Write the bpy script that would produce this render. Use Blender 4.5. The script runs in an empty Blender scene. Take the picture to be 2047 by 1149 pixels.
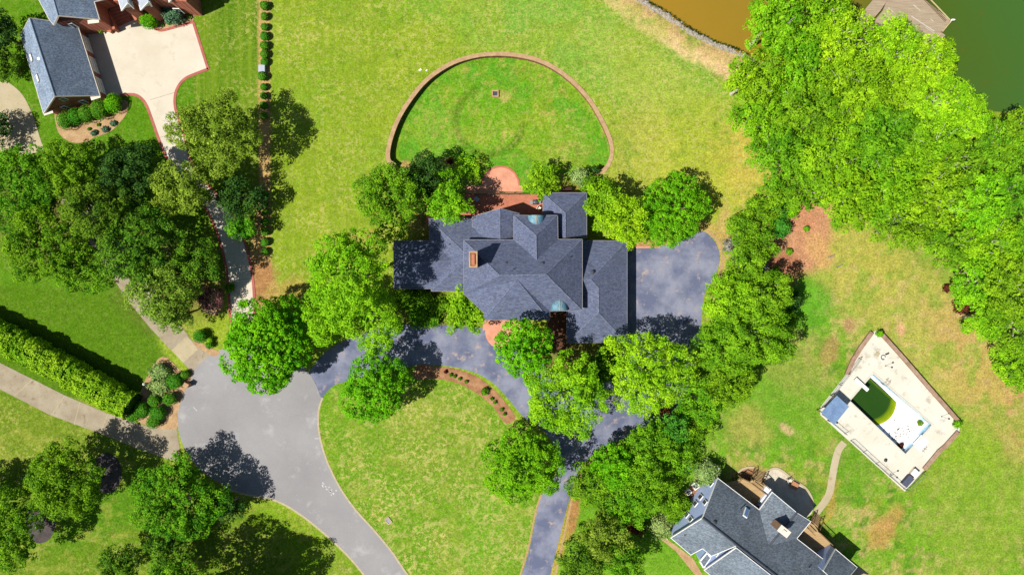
import bpy, bmesh, math, random
import numpy as np
from mathutils import Vector, Matrix, noise as mnoise
from mathutils.geometry import tessellate_polygon

# ------------------------------------------------------------------ camera, world, sun, exposure
SC = bpy.context.scene
COL = SC.collection
CX, CY, F, H = 1023.5, 574.5, 1365.0, 109.2        # drone looking straight down from 109 m
SUN_EL, SUN_AZ = 55.0, 24.0                        # shadows run to the right and a little up
SUN_STRENGTH, SKY_STRENGTH, EXPOSURE = 4.6, 0.05, 0.84
KL = 2.15                                          # sunlit picture value / albedo

cam = bpy.data.cameras.new('camera'); co = bpy.data.objects.new('camera', cam); COL.objects.link(co)
co.location = (0, 0, H); co.rotation_euler = (0, 0, 0)
cam.sensor_width = 36.0; cam.lens = 36.0*F/2047.0; cam.clip_end = 3000; cam.clip_start = 1
SC.camera = co
wd = bpy.data.worlds.new('World'); SC.world = wd; wd.use_nodes = True
nt = wd.node_tree; bg = nt.nodes['Background']
sky = nt.nodes.new('ShaderNodeTexSky'); sky.sky_type = 'NISHITA'; sky.sun_disc = False
sky.sun_elevation = math.radians(SUN_EL)
az = math.radians(SUN_AZ)
sky.sun_rotation = math.atan2(-math.cos(az), -math.sin(az)) % (2*math.pi)
nt.links.new(sky.outputs[0], bg.inputs[0]); bg.inputs[1].default_value = SKY_STRENGTH
sl = bpy.data.lights.new('sun', 'SUN'); sl.energy = SUN_STRENGTH; sl.angle = math.radians(0.5); sl.color = (1.0, 0.955, 0.88)
so = bpy.data.objects.new('sun', sl); COL.objects.link(so); so.location = (-60, -30, 90)
ce = math.cos(math.radians(SUN_EL))
so.rotation_euler = Vector((math.cos(az)*ce, math.sin(az)*ce, -math.sin(math.radians(SUN_EL)))).to_track_quat('-Z', 'Y').to_euler()
SC.view_settings.view_transform = 'Standard'; SC.view_settings.look = 'None'
SC.view_settings.exposure = EXPOSURE; SC.view_settings.gamma = 1.0
SC.cycles.max_bounces = 5; SC.cycles.diffuse_bounces = 2; SC.cycles.transparent_max_bounces = 6

# ------------------------------------------------------------------ helpers
def W(px, py, z=0.0):
    k = (H-z)/F
    return Vector(((px-CX)*k, -(py-CY)*k, z))
def S1(c): c /= 255.0; return c/12.92 if c <= 0.04045 else ((c+0.055)/1.055)**2.4
def T(r, g, b, k=None):
    k = KL if k is None else k
    return tuple(min(0.85, S1(v)/k) for v in (r, g, b))
def tag(o, label=None, cat=None, group=None, kind=None):
    if label: o['label'] = label
    if cat: o['category'] = cat
    if group: o['group'] = group
    if kind: o['kind'] = kind
    return o
def link(name, me, mat=None, parent=None):
    o = bpy.data.objects.new(name, me); COL.objects.link(o)
    if mat: me.materials.append(mat)
    if parent: o.parent = parent; o.matrix_parent_inverse = Matrix.Translation(parent.location).inverted() if False else Matrix.Identity(4)
    return o
def empty(name, loc, label, cat, group=None, rz=0.0):
    o = bpy.data.objects.new(name, None); COL.objects.link(o); o.location = loc; o.rotation_euler = (0, 0, rz)
    o.empty_display_size = 0.3
    return tag(o, label, cat, group)
def bm_obj(name, bm, mat, parent=None, smooth=False):
    # vertices are written in world space; a parented mesh is moved into its parent's space
    me = bpy.data.meshes.new(name)
    if parent is not None:
        M = (Matrix.Translation(parent.location) @ parent.rotation_euler.to_matrix().to_4x4()).inverted() if parent.parent is None else Matrix.Translation(parent['_w']).inverted() if '_w' in parent else Matrix.Identity(4)
        p = parent
        if parent.parent is not None:
            M = (Matrix.Translation(parent.parent.location) @ parent.parent.rotation_euler.to_matrix().to_4x4()).inverted()
        bm.transform(M)
    bmesh.ops.recalc_face_normals(bm, faces=bm.faces)
    bm.to_mesh(me); bm.free()
    if smooth:
        for p in me.polygons: p.use_smooth = True
    return link(name, me, mat, parent)
def add_box(bm, c, s, rz=0.0):
    M = Matrix.Translation(Vector(c)) @ Matrix.Rotation(rz, 4, 'Z') @ Matrix.Diagonal((s[0], s[1], s[2], 1))
    bmesh.ops.create_cube(bm, size=1.0, matrix=M)
def add_prism(bm, pts, z0, z1):
    n = len(pts)
    lo = [bm.verts.new((p[0], p[1], z0)) for p in pts]; hi = [bm.verts.new((p[0], p[1], z1)) for p in pts]
    for i in range(n):
        j = (i+1) % n; bm.faces.new((lo[i], lo[j], hi[j], hi[i]))
    for t in tessellate_polygon([[Vector((p[0], p[1], 0)) for p in pts]]):
        bm.faces.new([hi[k] for k in t]); bm.faces.new([lo[k] for k in reversed(t)])
def add_tube(bm, a, b, r0, r1=None, n=6):
    a = Vector(a); b = Vector(b); r1 = r0 if r1 is None else r1
    d = b-a; L = d.length
    if L < 1e-5: return
    M = Matrix.Translation((a+b)/2) @ d.to_track_quat('Z', 'Y').to_matrix().to_4x4()
    bmesh.ops.create_cone(bm, segments=n, radius1=r0, radius2=r1, depth=L, cap_ends=True, matrix=M)
def add_ico(bm, c, s, sub=2, seed=0, amp=0.0, fr=1.5):
    r = bmesh.ops.create_icosphere(bm, subdivisions=sub, radius=1.0)
    for v in r['verts']:
        k = 1+amp*mnoise.noise(v.co*fr+Vector((seed*3.7, seed, 0)))
        v.co = Vector((c[0]+v.co.x*s[0]*k, c[1]+v.co.y*s[1]*k, c[2]+v.co.z*s[2]*k))
def cr(pts, n=6, closed=False):
    out = []; m = len(pts)
    for i in range(m if closed else m-1):
        g = lambda k: pts[k % m] if closed else pts[max(0, min(m-1, k))]
        p0, p1, p2, p3 = g(i-1), g(i), g(i+1), g(i+2)
        for k in range(n):
            t = k/n
            out.append(tuple(0.5*((2*p1[q])+(-p0[q]+p2[q])*t+(2*p0[q]-5*p1[q]+4*p2[q]-p3[q])*t*t+(-p0[q]+3*p1[q]-3*p2[q]+p3[q])*t**3) for q in range(2)))
    if not closed: out.append(tuple(pts[-1]))
    return out
def offset_line(pts, d):
    out = []
    for i, p in enumerate(pts):
        a = Vector(pts[max(0, i-1)][:2]); b = Vector(pts[min(len(pts)-1, i+1)][:2]); t = (b-a).normalized()
        out.append((p[0]-t.y*d, p[1]+t.x*d))
    return out
def inset(pts, d):
    n = len(pts); A = sum(pts[i][0]*pts[(i+1) % n][1]-pts[(i+1) % n][0]*pts[i][1] for i in range(n))
    s = 1 if A > 0 else -1; out = []
    for i in range(n):
        p0 = Vector(pts[i-1][:2]); p1 = Vector(pts[i][:2]); p2 = Vector(pts[(i+1) % n][:2])
        t1 = (p1-p0).normalized(); t2 = (p2-p1).normalized()
        n1 = Vector((-t1.y, t1.x))*s; n2 = Vector((-t2.y, t2.x))*s
        m = n1+n2; m = m/max(0.3, m.dot(n1)) if m.length > 1e-4 else n1
        out.append(tuple(p1+m*d))
    return out
def sheet(name, pxpts, z, mat, thick=0.0, kind='structure', parent=None):
    pts = [W(p[0], p[1], z) for p in pxpts]; bm = bmesh.new()
    if thick > 0: add_prism(bm, [(p.x, p.y) for p in pts], z-thick, z)
    else:
        vs = [bm.verts.new(p) for p in pts]
        for t in tessellate_polygon([[Vector((p.x, p.y, 0)) for p in pts]]): bm.faces.new([vs[k] for k in t])
        bmesh.ops.recalc_face_normals(bm, faces=bm.faces)
        if sum(f.normal.z for f in bm.faces) < 0: bmesh.ops.reverse_faces(bm, faces=bm.faces)
    me = bpy.data.meshes.new(name); bm.to_mesh(me); bm.free(); o = link(name, me, mat, parent)
    if kind: o['kind'] = kind
    return o
def ribbon(name, pxline, w, z, mat, h=0.0, kind='structure', parent=None, closed=False):
    l = [tuple(W(p[0], p[1], z))[:2] for p in pxline]
    a = offset_line(l, w/2); b = offset_line(l, -w/2); bm = bmesh.new()
    ra = [bm.verts.new((p[0], p[1], z)) for p in a]; rb = [bm.verts.new((p[0], p[1], z)) for p in b]
    for i in range(len(l)-1): bm.faces.new((ra[i], ra[i+1], rb[i+1], rb[i]))
    bmesh.ops.recalc_face_normals(bm, faces=bm.faces)
    if h > 0:
        r = bmesh.ops.extrude_face_region(bm, geom=bm.faces[:])
        for v in [g for g in r['geom'] if isinstance(g, bmesh.types.BMVert)]: v.co.z -= h
        bmesh.ops.recalc_face_normals(bm, faces=bm.faces)
    me = bpy.data.meshes.new(name); bm.to_mesh(me); bm.free(); o = link(name, me, mat, parent)
    if kind: o['kind'] = kind
    return o

# ------------------------------------------------------------------ materials
def nodes_mat(name):
    m = bpy.data.materials.new(name); m.use_nodes = True; n = m.node_tree.nodes; l = m.node_tree.links
    return m, n, l, n['Principled BSDF']
def mixc(n, l, fac, a, b, mode='MIX'):
    x = n.new('ShaderNodeMix'); x.data_type = 'RGBA'; x.blend_type = mode
    for s, v in ((0, fac), (6, a), (7, b)):
        if hasattr(v, 'is_output'): l.new(v, x.inputs[s])
        else: x.inputs[s].default_value = v if s == 0 else (*v[:3], 1)
    return x.outputs[2]
def noise_n(n, l, scale, detail=4, rough=0.6, vec=None, mp=None):
    t = n.new('ShaderNodeTexNoise'); t.inputs['Scale'].default_value = scale; t.inputs['Detail'].default_value = detail; t.inputs['Roughness'].default_value = rough
    if vec is None:
        tc = n.new('ShaderNodeTexCoord'); vec = tc.outputs['Object']
    if mp:
        m = n.new('ShaderNodeMapping'); m.inputs['Scale'].default_value = mp[:3]
        if len(mp) > 3: m.inputs['Rotation'].default_value = (0, 0, mp[3])
        l.new(vec, m.inputs[0]); vec = m.outputs[0]
    l.new(vec, t.inputs['Vector']); return t.outputs['Fac']
def ramp(n, l, f, lo, hi, a=0.0, b=1.0):
    r = n.new('ShaderNodeMapRange'); r.inputs[1].default_value = lo; r.inputs[2].default_value = hi
    r.inputs[3].default_value = a; r.inputs[4].default_value = b; l.new(f, r.inputs[0]); return r.outputs[0]
def mat_noise(name, c1, c2, scale=1.0, fine=12.0, finea=0.25, rough=0.9, bump=0.2, lo=0.35, hi=0.65, mp=None, metal=0.0, c3=None):
    m, n, l, b = nodes_mat(name)
    f = ramp(n, l, noise_n(n, l, scale, 5, 0.6, mp=mp), lo, hi)
    c = mixc(n, l, f, c1, c2)
    if c3 is not None:
        c = mixc(n, l, ramp(n, l, noise_n(n, l, scale*2.7, 6, 0.7, mp=(1, 1, 3.3)), 0.56, 0.68), c, c3)
    g = ramp(n, l, noise_n(n, l, fine, 3, 0.6), 0.3, 0.7, 1-finea, 1+finea)
    v = n.new('ShaderNodeVectorMath'); v.operation = 'SCALE'; l.new(c, v.inputs[0]); l.new(g, v.inputs['Scale'])
    l.new(v.outputs[0], b.inputs['Base Color']); b.inputs['Roughness'].default_value = rough; b.inputs['Metallic'].default_value = metal
    b.inputs['Specular IOR Level'].default_value = 0.25
    if bump:
        bp = n.new('ShaderNodeBump'); bp.inputs['Strength'].default_value = bump; bp.inputs['Distance'].default_value = 0.05
        l.new(g, bp.inputs['Height']); l.new(bp.outputs[0], b.inputs['Normal'])
    return m
def plain(name, c, rough=0.6, var=0.08, metal=0.0):
    return mat_noise(name, [v*(1-var) for v in c], [min(1, v*(1+var)) for v in c], 2.0, 20, var, rough, 0.0, metal=metal)
def shingle(name, c, var=0.35, vs=3.2, streak=0.18):
    m, n, l, b = nodes_mat(name); tc = n.new('ShaderNodeTexCoord')
    wn = n.new('ShaderNodeTexNoise'); wn.inputs['Scale'].default_value = 0.35; wn.inputs['Detail'].default_value = 4; l.new(tc.outputs['Object'], wn.inputs['Vector'])
    vo = n.new('ShaderNodeTexVoronoi'); vo.inputs['Scale'].default_value = vs
    mp = n.new('ShaderNodeMapping'); mp.inputs['Scale'].default_value = (0.75, 1.6, 1.6); l.new(tc.outputs['Object'], mp.inputs[0]); l.new(mp.outputs[0], vo.inputs['Vector'])
    sp = n.new('ShaderNodeSeparateColor'); l.new(vo.outputs['Color'], sp.inputs[0])
    g = ramp(n, l, sp.outputs[0], 0, 1, 1-var, 1+var)
    g2 = ramp(n, l, wn.outputs['Fac'], 0.3, 0.7, 1-streak, 1+streak)
    fn = ramp(n, l, noise_n(n, l, 9.0, 3, 0.7), 0.3, 0.7, 0.8, 1.2)
    mm = n.new('ShaderNodeMath'); mm.operation = 'MULTIPLY'; l.new(g, mm.inputs[0]); l.new(g2, mm.inputs[1])
    m2 = n.new('ShaderNodeMath'); m2.operation = 'MULTIPLY'; l.new(mm.outputs[0], m2.inputs[0]); l.new(fn, m2.inputs[1])
    cc = mixc(n, l, ramp(n, l, sp.outputs[1], 0.7, 1.0), c, (c[0]*1.25, c[1]*1.15, c[2]*0.95))
    v = n.new('ShaderNodeVectorMath'); v.operation = 'SCALE'; l.new(cc, v.inputs[0]); l.new(m2.outputs[0], v.inputs['Scale'])
    l.new(v.outputs[0], b.inputs['Base Color']); b.inputs['Roughness'].default_value = 0.85; b.inputs['Specular IOR Level'].default_value = 0.2
    bp = n.new('ShaderNodeBump'); bp.inputs['Strength'].default_value = 0.35; bp.inputs['Distance'].default_value = 0.03
    l.new(m2.outputs[0], bp.inputs['Height']); l.new(bp.outputs[0], b.inputs['Normal'])
    return m
def brick_mat(name, c1, c2, mortar, scale=1.0, bw=0.24, rh=0.08, rot=0.0):
    m, n, l, b = nodes_mat(name); tc = n.new('ShaderNodeTexCoord')
    mp = n.new('ShaderNodeMapping'); mp.inputs['Rotation'].default_value = (0, 0, rot); l.new(tc.outputs['Object'], mp.inputs[0])
    br = n.new('ShaderNodeTexBrick'); br.inputs['Color1'].default_value = (*c1, 1); br.inputs['Color2'].default_value = (*c2, 1)
    br.inputs['Mortar'].default_value = (*mortar, 1); br.inputs['Scale'].default_value = scale
    br.inputs['Brick Width'].default_value = bw; br.inputs['Row Height'].default_value = rh; br.inputs['Mortar Size'].default_value = 0.008
    l.new(mp.outputs[0], br.inputs['Vector'])
    g = ramp(n, l, noise_n(n, l, 0.8, 5, 0.6), 0.3, 0.7, 0.82, 1.15)
    v = n.new('ShaderNodeVectorMath'); v.operation = 'SCALE'; l.new(br.outputs['Color'], v.inputs[0]); l.new(g, v.inputs['Scale'])
    l.new(v.outputs[0], b.inputs['Base Color']); b.inputs['Roughness'].default_value = 0.9; b.inputs['Specular IOR Level'].default_value = 0.2
    return m
def leaf_mat(name, c1, c2, trans=0.35, nscale=0.35):
    m, n, l, b = nodes_mat(name); oi = n.new('ShaderNodeObjectInfo')
    f = ramp(n, l, noise_n(n, l, nscale, 3, 0.6), 0.35, 0.65)
    at = n.new('ShaderNodeAttribute'); at.attribute_name = 'tone'
    ad = n.new('ShaderNodeMath'); ad.operation = 'ADD'; l.new(f, ad.inputs[0]); l.new(ramp(n, l, at.outputs['Fac'], 0, 1, -0.45, 0.45), ad.inputs[1]); ad.use_clamp = True
    c = mixc(n, l, ad.outputs[0], c1, c2)
    hs = n.new('ShaderNodeHueSaturation'); l.new(c, hs.inputs['Color'])
    l.new(ramp(n, l, oi.outputs['Random'], 0, 1, 0.488, 0.512), hs.inputs['Hue']); l.new(ramp(n, l, at.outputs['Fac'], 0, 1, 0.8, 1.2), hs.inputs['Value'])
    l.new(hs.outputs[0], b.inputs['Base Color']); b.inputs['Roughness'].default_value = 0.7; b.inputs['Specular IOR Level'].default_value = 0.06
    tr = n.new('ShaderNodeBsdfTranslucent'); l.new(hs.outputs[0], tr.inputs['Color'])
    mx = n.new('ShaderNodeMixShader'); mx.inputs[0].default_value = trans; l.new(b.outputs[0], mx.inputs[1]); l.new(tr.outputs[0], mx.inputs[2])
    l.new(mx.outputs[0], n['Material Output'].inputs['Surface'])
    return m
LEAF = {
 'lime':   leaf_mat('leaf_lime', (0.10, 0.27, 0.006), (0.23, 0.44, 0.010), 0.28),
 'limey':  leaf_mat('leaf_lime_yellow', (0.15, 0.37, 0.006), (0.36, 0.60, 0.014), 0.36),
 'grove':  leaf_mat('leaf_grove', (0.075, 0.20, 0.006), (0.185, 0.36, 0.010), 0.26),
 'feather':leaf_mat('leaf_feather', (0.11, 0.32, 0.006), (0.27, 0.52, 0.012), 0.32),
 'belt':   leaf_mat('leaf_belt', (0.075, 0.21, 0.006), (0.20, 0.40, 0.012), 0.28),
 'maple':  leaf_mat('leaf_maple', (0.06, 0.25, 0.003), (0.18, 0.45, 0.006), 0.3),
 'round':  leaf_mat('leaf_round', (0.07, 0.27, 0.004), (0.16, 0.42, 0.008), 0.3),
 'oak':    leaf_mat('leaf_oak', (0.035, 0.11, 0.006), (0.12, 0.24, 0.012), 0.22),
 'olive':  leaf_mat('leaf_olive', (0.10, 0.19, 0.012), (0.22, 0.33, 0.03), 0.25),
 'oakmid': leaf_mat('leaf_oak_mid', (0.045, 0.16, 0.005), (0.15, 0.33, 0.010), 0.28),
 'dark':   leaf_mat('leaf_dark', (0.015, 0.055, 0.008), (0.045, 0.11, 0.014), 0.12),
 'box':    leaf_mat('leaf_boxwood', (0.03, 0.13, 0.006), (0.10, 0.28, 0.012), 0.15),
 'juniper':leaf_mat('leaf_juniper', (0.03, 0.15, 0.012), (0.09, 0.28, 0.02), 0.15),
 'pale':   leaf_mat('leaf_pale', (0.16, 0.27, 0.06), (0.32, 0.42, 0.14), 0.25),
 'purple': leaf_mat('leaf_purple', (0.06, 0.02, 0.025), (0.22, 0.10, 0.09), 0.15),
 'redbush':leaf_mat('leaf_red', (0.05, 0.01, 0.008), (0.14, 0.04, 0.02), 0.15),
 'bluish': leaf_mat('leaf_bluish', (0.05, 0.12, 0.06), (0.12, 0.22, 0.12), 0.15),
 'gray':   leaf_mat('leaf_gray', (0.16, 0.15, 0.12), (0.30, 0.28, 0.24), 0.1),
 'hedge':  leaf_mat('leaf_hedge', (0.12, 0.32, 0.008), (0.30, 0.52, 0.02), 0.3),
}
BARK = mat_noise('bark', (0.16, 0.13, 0.10), (0.28, 0.24, 0.19), 3, 14, 0.3, 0.95, 0.4)
BARKW = mat_noise('bark_pale', (0.35, 0.31, 0.25), (0.55, 0.50, 0.42), 3, 14, 0.2, 0.9, 0.3)
SH_MAIN = shingle('shingle_blue_grey', T(98, 107, 134, 1.72), 0.26, 3.6, 0.08)
SH_SE = shingle('shingle_grey', T(120, 132, 146, 1.9), 0.32, 4.0)
SH_NW = shingle('shingle_slate', T(132, 149, 172, 1.7), 0.3, 4.0)
CAP = mat_noise('ridge_cap', T(104, 114, 142), T(150, 158, 180), 2.5, 9, 0.45, 0.9, 0)
WHITE = plain('white_paint', (0.66, 0.65, 0.62), 0.5, 0.05)
CREAM = plain('cream_paint', (0.52, 0.46, 0.38), 0.5, 0.05)
GUTTER = plain('gutter_paint', (0.17, 0.165, 0.17), 0.5, 0.08)
BRICK = brick_mat('red_brick', T(176, 100, 78, 1.3), T(150, 80, 60, 1.3), T(176, 136, 116, 1.4))
BRICKP = brick_mat('patio_brick', T(222, 138, 106), T(208, 122, 92), T(216, 156, 128), 1.0, 0.2, 0.1)
BRICKL = brick_mat('pale_patio_brick', T(252, 178, 144), T(246, 164, 130), T(252, 190, 160), 1.0, 0.2, 0.1)
BRICKE = brick_mat('edge_brick', T(214, 120, 108), T(196, 104, 92), T(205, 140, 120), 1.0, 0.2, 0.1)
WALLB = brick_mat('garden_wall_brick', T(178, 118, 92), T(158, 100, 78), T(180, 140, 110))
CAPST = mat_noise('wall_cap', T(196, 158, 118), T(222, 186, 140), 1.5, 12, 0.2, 0.9, 0.1)
CONC = mat_noise('concrete', T(238, 226, 202), T(250, 241, 220), 0.18, 10, 0.04, 0.9, 0.05, c3=T(230, 217, 192))
CONCO = mat_noise('old_concrete', T(176, 160, 134), T(200, 186, 160), 0.35, 8, 0.10, 0.95, 0.05, c3=T(160, 142, 112))
CONCT = mat_noise('tan_concrete', T(205, 190, 152), T(220, 205, 170), 0.3, 8, 0.07, 0.95, 0.05, c3=T(190, 172, 135))
POOLC = mat_noise('pool_deck_concrete', T(246, 239, 218), T(255, 252, 236), 0.22, 9, 0.06, 0.9, 0.05, c3=T(212, 202, 182))
ROADM = mat_noise('road_asphalt', T(166, 163, 164), T(182, 180, 180), 0.10, 12, 0.09, 0.92, 0.1, c3=T(196, 194, 194))
DRIVE = mat_noise('sealed_asphalt', T(114, 122, 152), T(160, 164, 184), 0.22, 10, 0.12, 0.9, 0.1, lo=0.40, hi=0.60, c3=T(196, 178, 170))
MULCH = mat_noise('mulch', T(168, 118, 82), T(206, 156, 114), 0.8, 9, 0.3, 1.0, 0.4)
MULCHT = mat_noise('pale_mulch', T(196, 156, 112), T(222, 186, 140), 0.8, 9, 0.3, 1.0, 0.4)
MULCHD = mat_noise('ring_shade_mulch', T(84, 76, 74), T(110, 100, 98), 0.8, 9, 0.3, 1.0, 0.4)  # ring mulch, darkened to carry the tree shade lying over it
WOOD = mat_noise('dock_wood', T(178, 158, 132), T(204, 184, 156), 1.2, 10, 0.12, 0.9, 0.1, mp=(0.35, 3.5, 1, math.radians(37)))
DECKW = mat_noise('deck_wood', T(196, 162, 112), T(220, 186, 136), 1.2, 10, 0.12, 0.9, 0.1, mp=(0.4, 4, 1, math.radians(-38)))
POSTW = plain('post_wood', T(150, 120, 80), 0.85, 0.15)
BLUEW = mat_noise('blue_siding', (0.34, 0.42, 0.66), (0.38, 0.46, 0.70), 0.8, 6, 0.05, 0.7, 0.0)
GLASS = plain('window_glass', (0.03, 0.045, 0.06), 0.12, 0.1)
DARKM = plain('dark_metal', (0.03, 0.03, 0.035), 0.5, 0.1)
GREYM = plain('grey_metal', (0.25, 0.26, 0.27), 0.45, 0.1, 0.6)
COPPER = mat_noise('blue_patina', T(88, 150, 180), T(150, 195, 205), 1.6, 8, 0.2, 0.55, 0.1, c3=T(120, 130, 120))
COPSEAM = plain('patina_seam', T(190, 190, 178), 0.6, 0.1)
BLUET = mat_noise('blue_panel', T(128, 160, 205), T(150, 182, 222), 1.0, 6, 0.12, 0.6, 0.1, mp=(1, 1, 1))
STONE = mat_noise('shore_stone', T(168, 158, 140), T(205, 196, 180), 2, 9, 0.25, 0.95, 0.3)
PATST = mat_noise('patio_stone', T(225, 210, 186), T(246, 236, 214), 1.2, 6, 0.2, 0.95, 0.2)
LINER = mat_noise('white_liner', (0.72, 0.75, 0.76), (0.80, 0.82, 0.82), 1, 4, 0.03, 0.6, 0)
LINERB = mat_noise('blue_liner', (0.30, 0.55, 0.80), (0.48, 0.68, 0.85), 1.5, 9, 0.15, 0.5, 0)

# ------------------------------------------------------------------ ground
rg = np.random.RandomState(7)
def vnoise(x, y, sc, seed):
    r = np.random.RandomState(seed).rand(128, 128)
    u = x/sc; v = y/sc; iu = np.floor(u).astype(int); iv = np.floor(v).astype(int); fu = u-iu; fv = v-iv
    fu = fu*fu*(3-2*fu); fv = fv*fv*(3-2*fv); g = lambda a, b: r[a % 128, b % 128]
    return (g(iu, iv)*(1-fu)+g(iu+1, iv)*fu)*(1-fv)+(g(iu, iv+1)*(1-fu)+g(iu+1, iv+1)*fu)*fv
def fbm(x, y, sc, seed, o=4):
    t = 0; a = 1; s = 0
    for i in range(o): t = t+a*vnoise(x, y, sc/2**i, seed+i); s += a; a *= 0.55
    return t/s
def sstep(a, b, x): t = np.clip((x-a)/(b-a), 0, 1); return t*t*(3-2*t)
def seg_dist(px, py, line):
    d = np.full(px.shape, 1e9)
    for (x0, y0), (x1, y1) in zip(line[:-1], line[1:]):
        vx, vy = x1-x0, y1-y0; t = np.clip(((px-x0)*vx+(py-y0)*vy)/(vx*vx+vy*vy+1e-9), 0, 1)
        d = np.minimum(d, np.hypot(px-x0-t*vx, py-y0-t*vy))
    return d
def in_poly(px, py, poly):
    c = np.zeros(px.shape, bool); n = len(poly)
    for i in range(n):
        x0, y0 = poly[i]; x1, y1 = poly[(i+1) % n]
        if y0 == y1: continue
        c ^= ((y0 > py) != (y1 > py)) & (px < (x1-x0)*(py-y0)/(y1-y0)+x0)
    return c
SHORE = [(1150, -400), (1215, -60), (1283, 0), (1330, 28), (1380, 62), (1430, 88), (1475, 104), (1560, 150), (1700, 150), (1850, 150), (1950, 215), (2060, 228), (2400, 260), (3500, 300)]
LAKE = SHORE+[(3500, -3000), (1000, -3000)]
RING = cr([(790, 331), (776, 318), (779, 285), (795, 240), (822, 196), (855, 158), (900, 128), (945, 113), (985, 108), (1030, 110), (1075, 120), (1115, 140), (1150, 168), (1182, 205), (1205, 245), (1220, 280), (1223, 305), (1218, 325), (1205, 342), (1185, 346)], 8)
SUNK = RING+[(1185, 352), (1175, 388), (815, 388), (800, 350)]
POOL = [(1745.3, 747.2), (1862, 848.8), (1809.9, 906.5), (1699.3, 800.8)]
DECKP = [(1751, 661), (1766, 670.6), (1919.8, 844.5), (1917.6, 862), (1808.8, 981.6), (1640, 829), (1640, 814), (1692.6, 747), (1705, 720), (1744, 663)]
LOWZ = -1.1
ax = np.concatenate([-85-np.geomspace(1, 520, 22)[::-1], np.arange(-85, 85.01, 0.3), 85+np.geomspace(1, 520, 22)])
ay = np.concatenate([-49-np.geomspace(1, 520, 22)[::-1], np.arange(-49, 49.01, 0.3), 49+np.geomspace(1, 520, 22)])
GX, GY = np.meshgrid(ax, ay)
PX = CX+GX*F/H; PY = CY-GY*F/H
Z = np.zeros(GX.shape)
near = (np.abs(GX) < 90) & (np.abs(GY) < 55)
lk = in_poly(PX, PY, LAKE); ds = seg_dist(PX, PY, SHORE)
Z = np.where(lk, -0.35-np.clip(ds/14, 0, 1)*1.2, -0.30*(1-sstep(0, 22, ds)))
sk = in_poly(PX, PY, SUNK)
lowedge = 1-sstep(352, 384, PY)
Z = np.where(sk, LOWZ*np.where(PY > 352, np.maximum(lowedge, ((PX > 925) & (PX < 1045))*1.0), 1.0), Z)
ip = in_poly(PX, PY, [(1745, 740), (1870, 848), (1811, 915), (1692, 800)])
Z = np.where(ip, -4.0, Z)
Z = np.where(near | lk, Z, 0)
# soil and grass colours
base = np.zeros(GX.shape+(3,)); cov = np.zeros(GX.shape+(4,))
wx = (fbm(PX, PY, 60, 11)-0.5)*44+(fbm(PX, PY, 14, 31)-0.5)*14; wy = (fbm(PX, PY, 60, 21)-0.5)*44+(fbm(PX, PY, 14, 41)-0.5)*14
def setc(w, col, dry=None, tuft=None, stripe=None):
    global base, cov
    base = base*(1-w[..., None])+np.array(col)*w[..., None]
    for i, v in enumerate((dry, tuft, stripe)):
        if v is not None: cov[..., i] = cov[..., i]*(1-w)+v*w
def blob(cx, cy, rx, ry, rot, col, s=1.0, soft=0.35, dry=None, tuft=None, stripe=None, warp=1.0):
    c, sn = math.cos(math.radians(rot)), math.sin(math.radians(rot)); dx = PX+wx*warp-cx; dy = PY+wy*warp-cy
    d = np.hypot((dx*c+dy*sn)/rx, (-dx*sn+dy*c)/ry)
    setc(s*(1-sstep(1-soft, 1+soft, d)), T(*col), dry, tuft, stripe)
def polyc(poly, col, s=1.0, soft=6, warp=0.0, **k):
    ins = in_poly(PX+wx*warp, PY+wy*warp, poly); d = seg_dist(PX+wx*warp, PY+wy*warp, poly+[poly[0]]); d = np.where(ins, d, -d)
    setc(s*sstep(-soft, soft, d), T(*col), **k)
setc(np.ones(GX.shape), T(158, 184, 46), 0.6, 0.25, 0.0)
# big lawn right of the boxwood row
f1 = fbm(PX, PY, 150, 51); setc(sstep(0.45, 0.65, f1)*0.6, T(132, 182, 42))
f2 = fbm(PX, PY, 70, 61); setc(sstep(0.5, 0.7, f2)*0.55, T(176, 194, 56), 0.8)
blob(1180, 60, 330, 120, 22, (142, 192, 72), 0.85, 0.5, 0.7, 0.3)
blob(1330, 190, 190, 60, 40, (186, 200, 78), 0.7, 0.5, 0.8, 0.2)
blob(1300, 330, 130, 90, 20, (192, 186, 84), 0.6, 0.5, 0.9, 0.2)
blob(1420, 330, 130, 110, 30, (196, 204, 66), 0.7, 0.5, 0.6, 0.1)
blob(1480, 330, 70, 110, 10, (216, 190, 92), 0.7, 0.5, 0.6)
blob(1410, 400, 60, 70, 0, (190, 204, 60), 0.7, 0.5, 0.5)
sd = np.where(lk, -ds, ds)
wsd = sd+wx*0.5
setc((1-sstep(40, 62, wsd))*(PX < 1560), T(240, 206, 152), 0.9, 0.15)
setc((1-sstep(22, 36, sd+wy*0.35))*(PX < 1560)*0.6, T(206, 170, 112), 0.6, 0.35)
blob(1448, 150, 26, 16, 60, (236, 198, 150), 0.9, 0.3, 0.1, 0)
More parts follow.
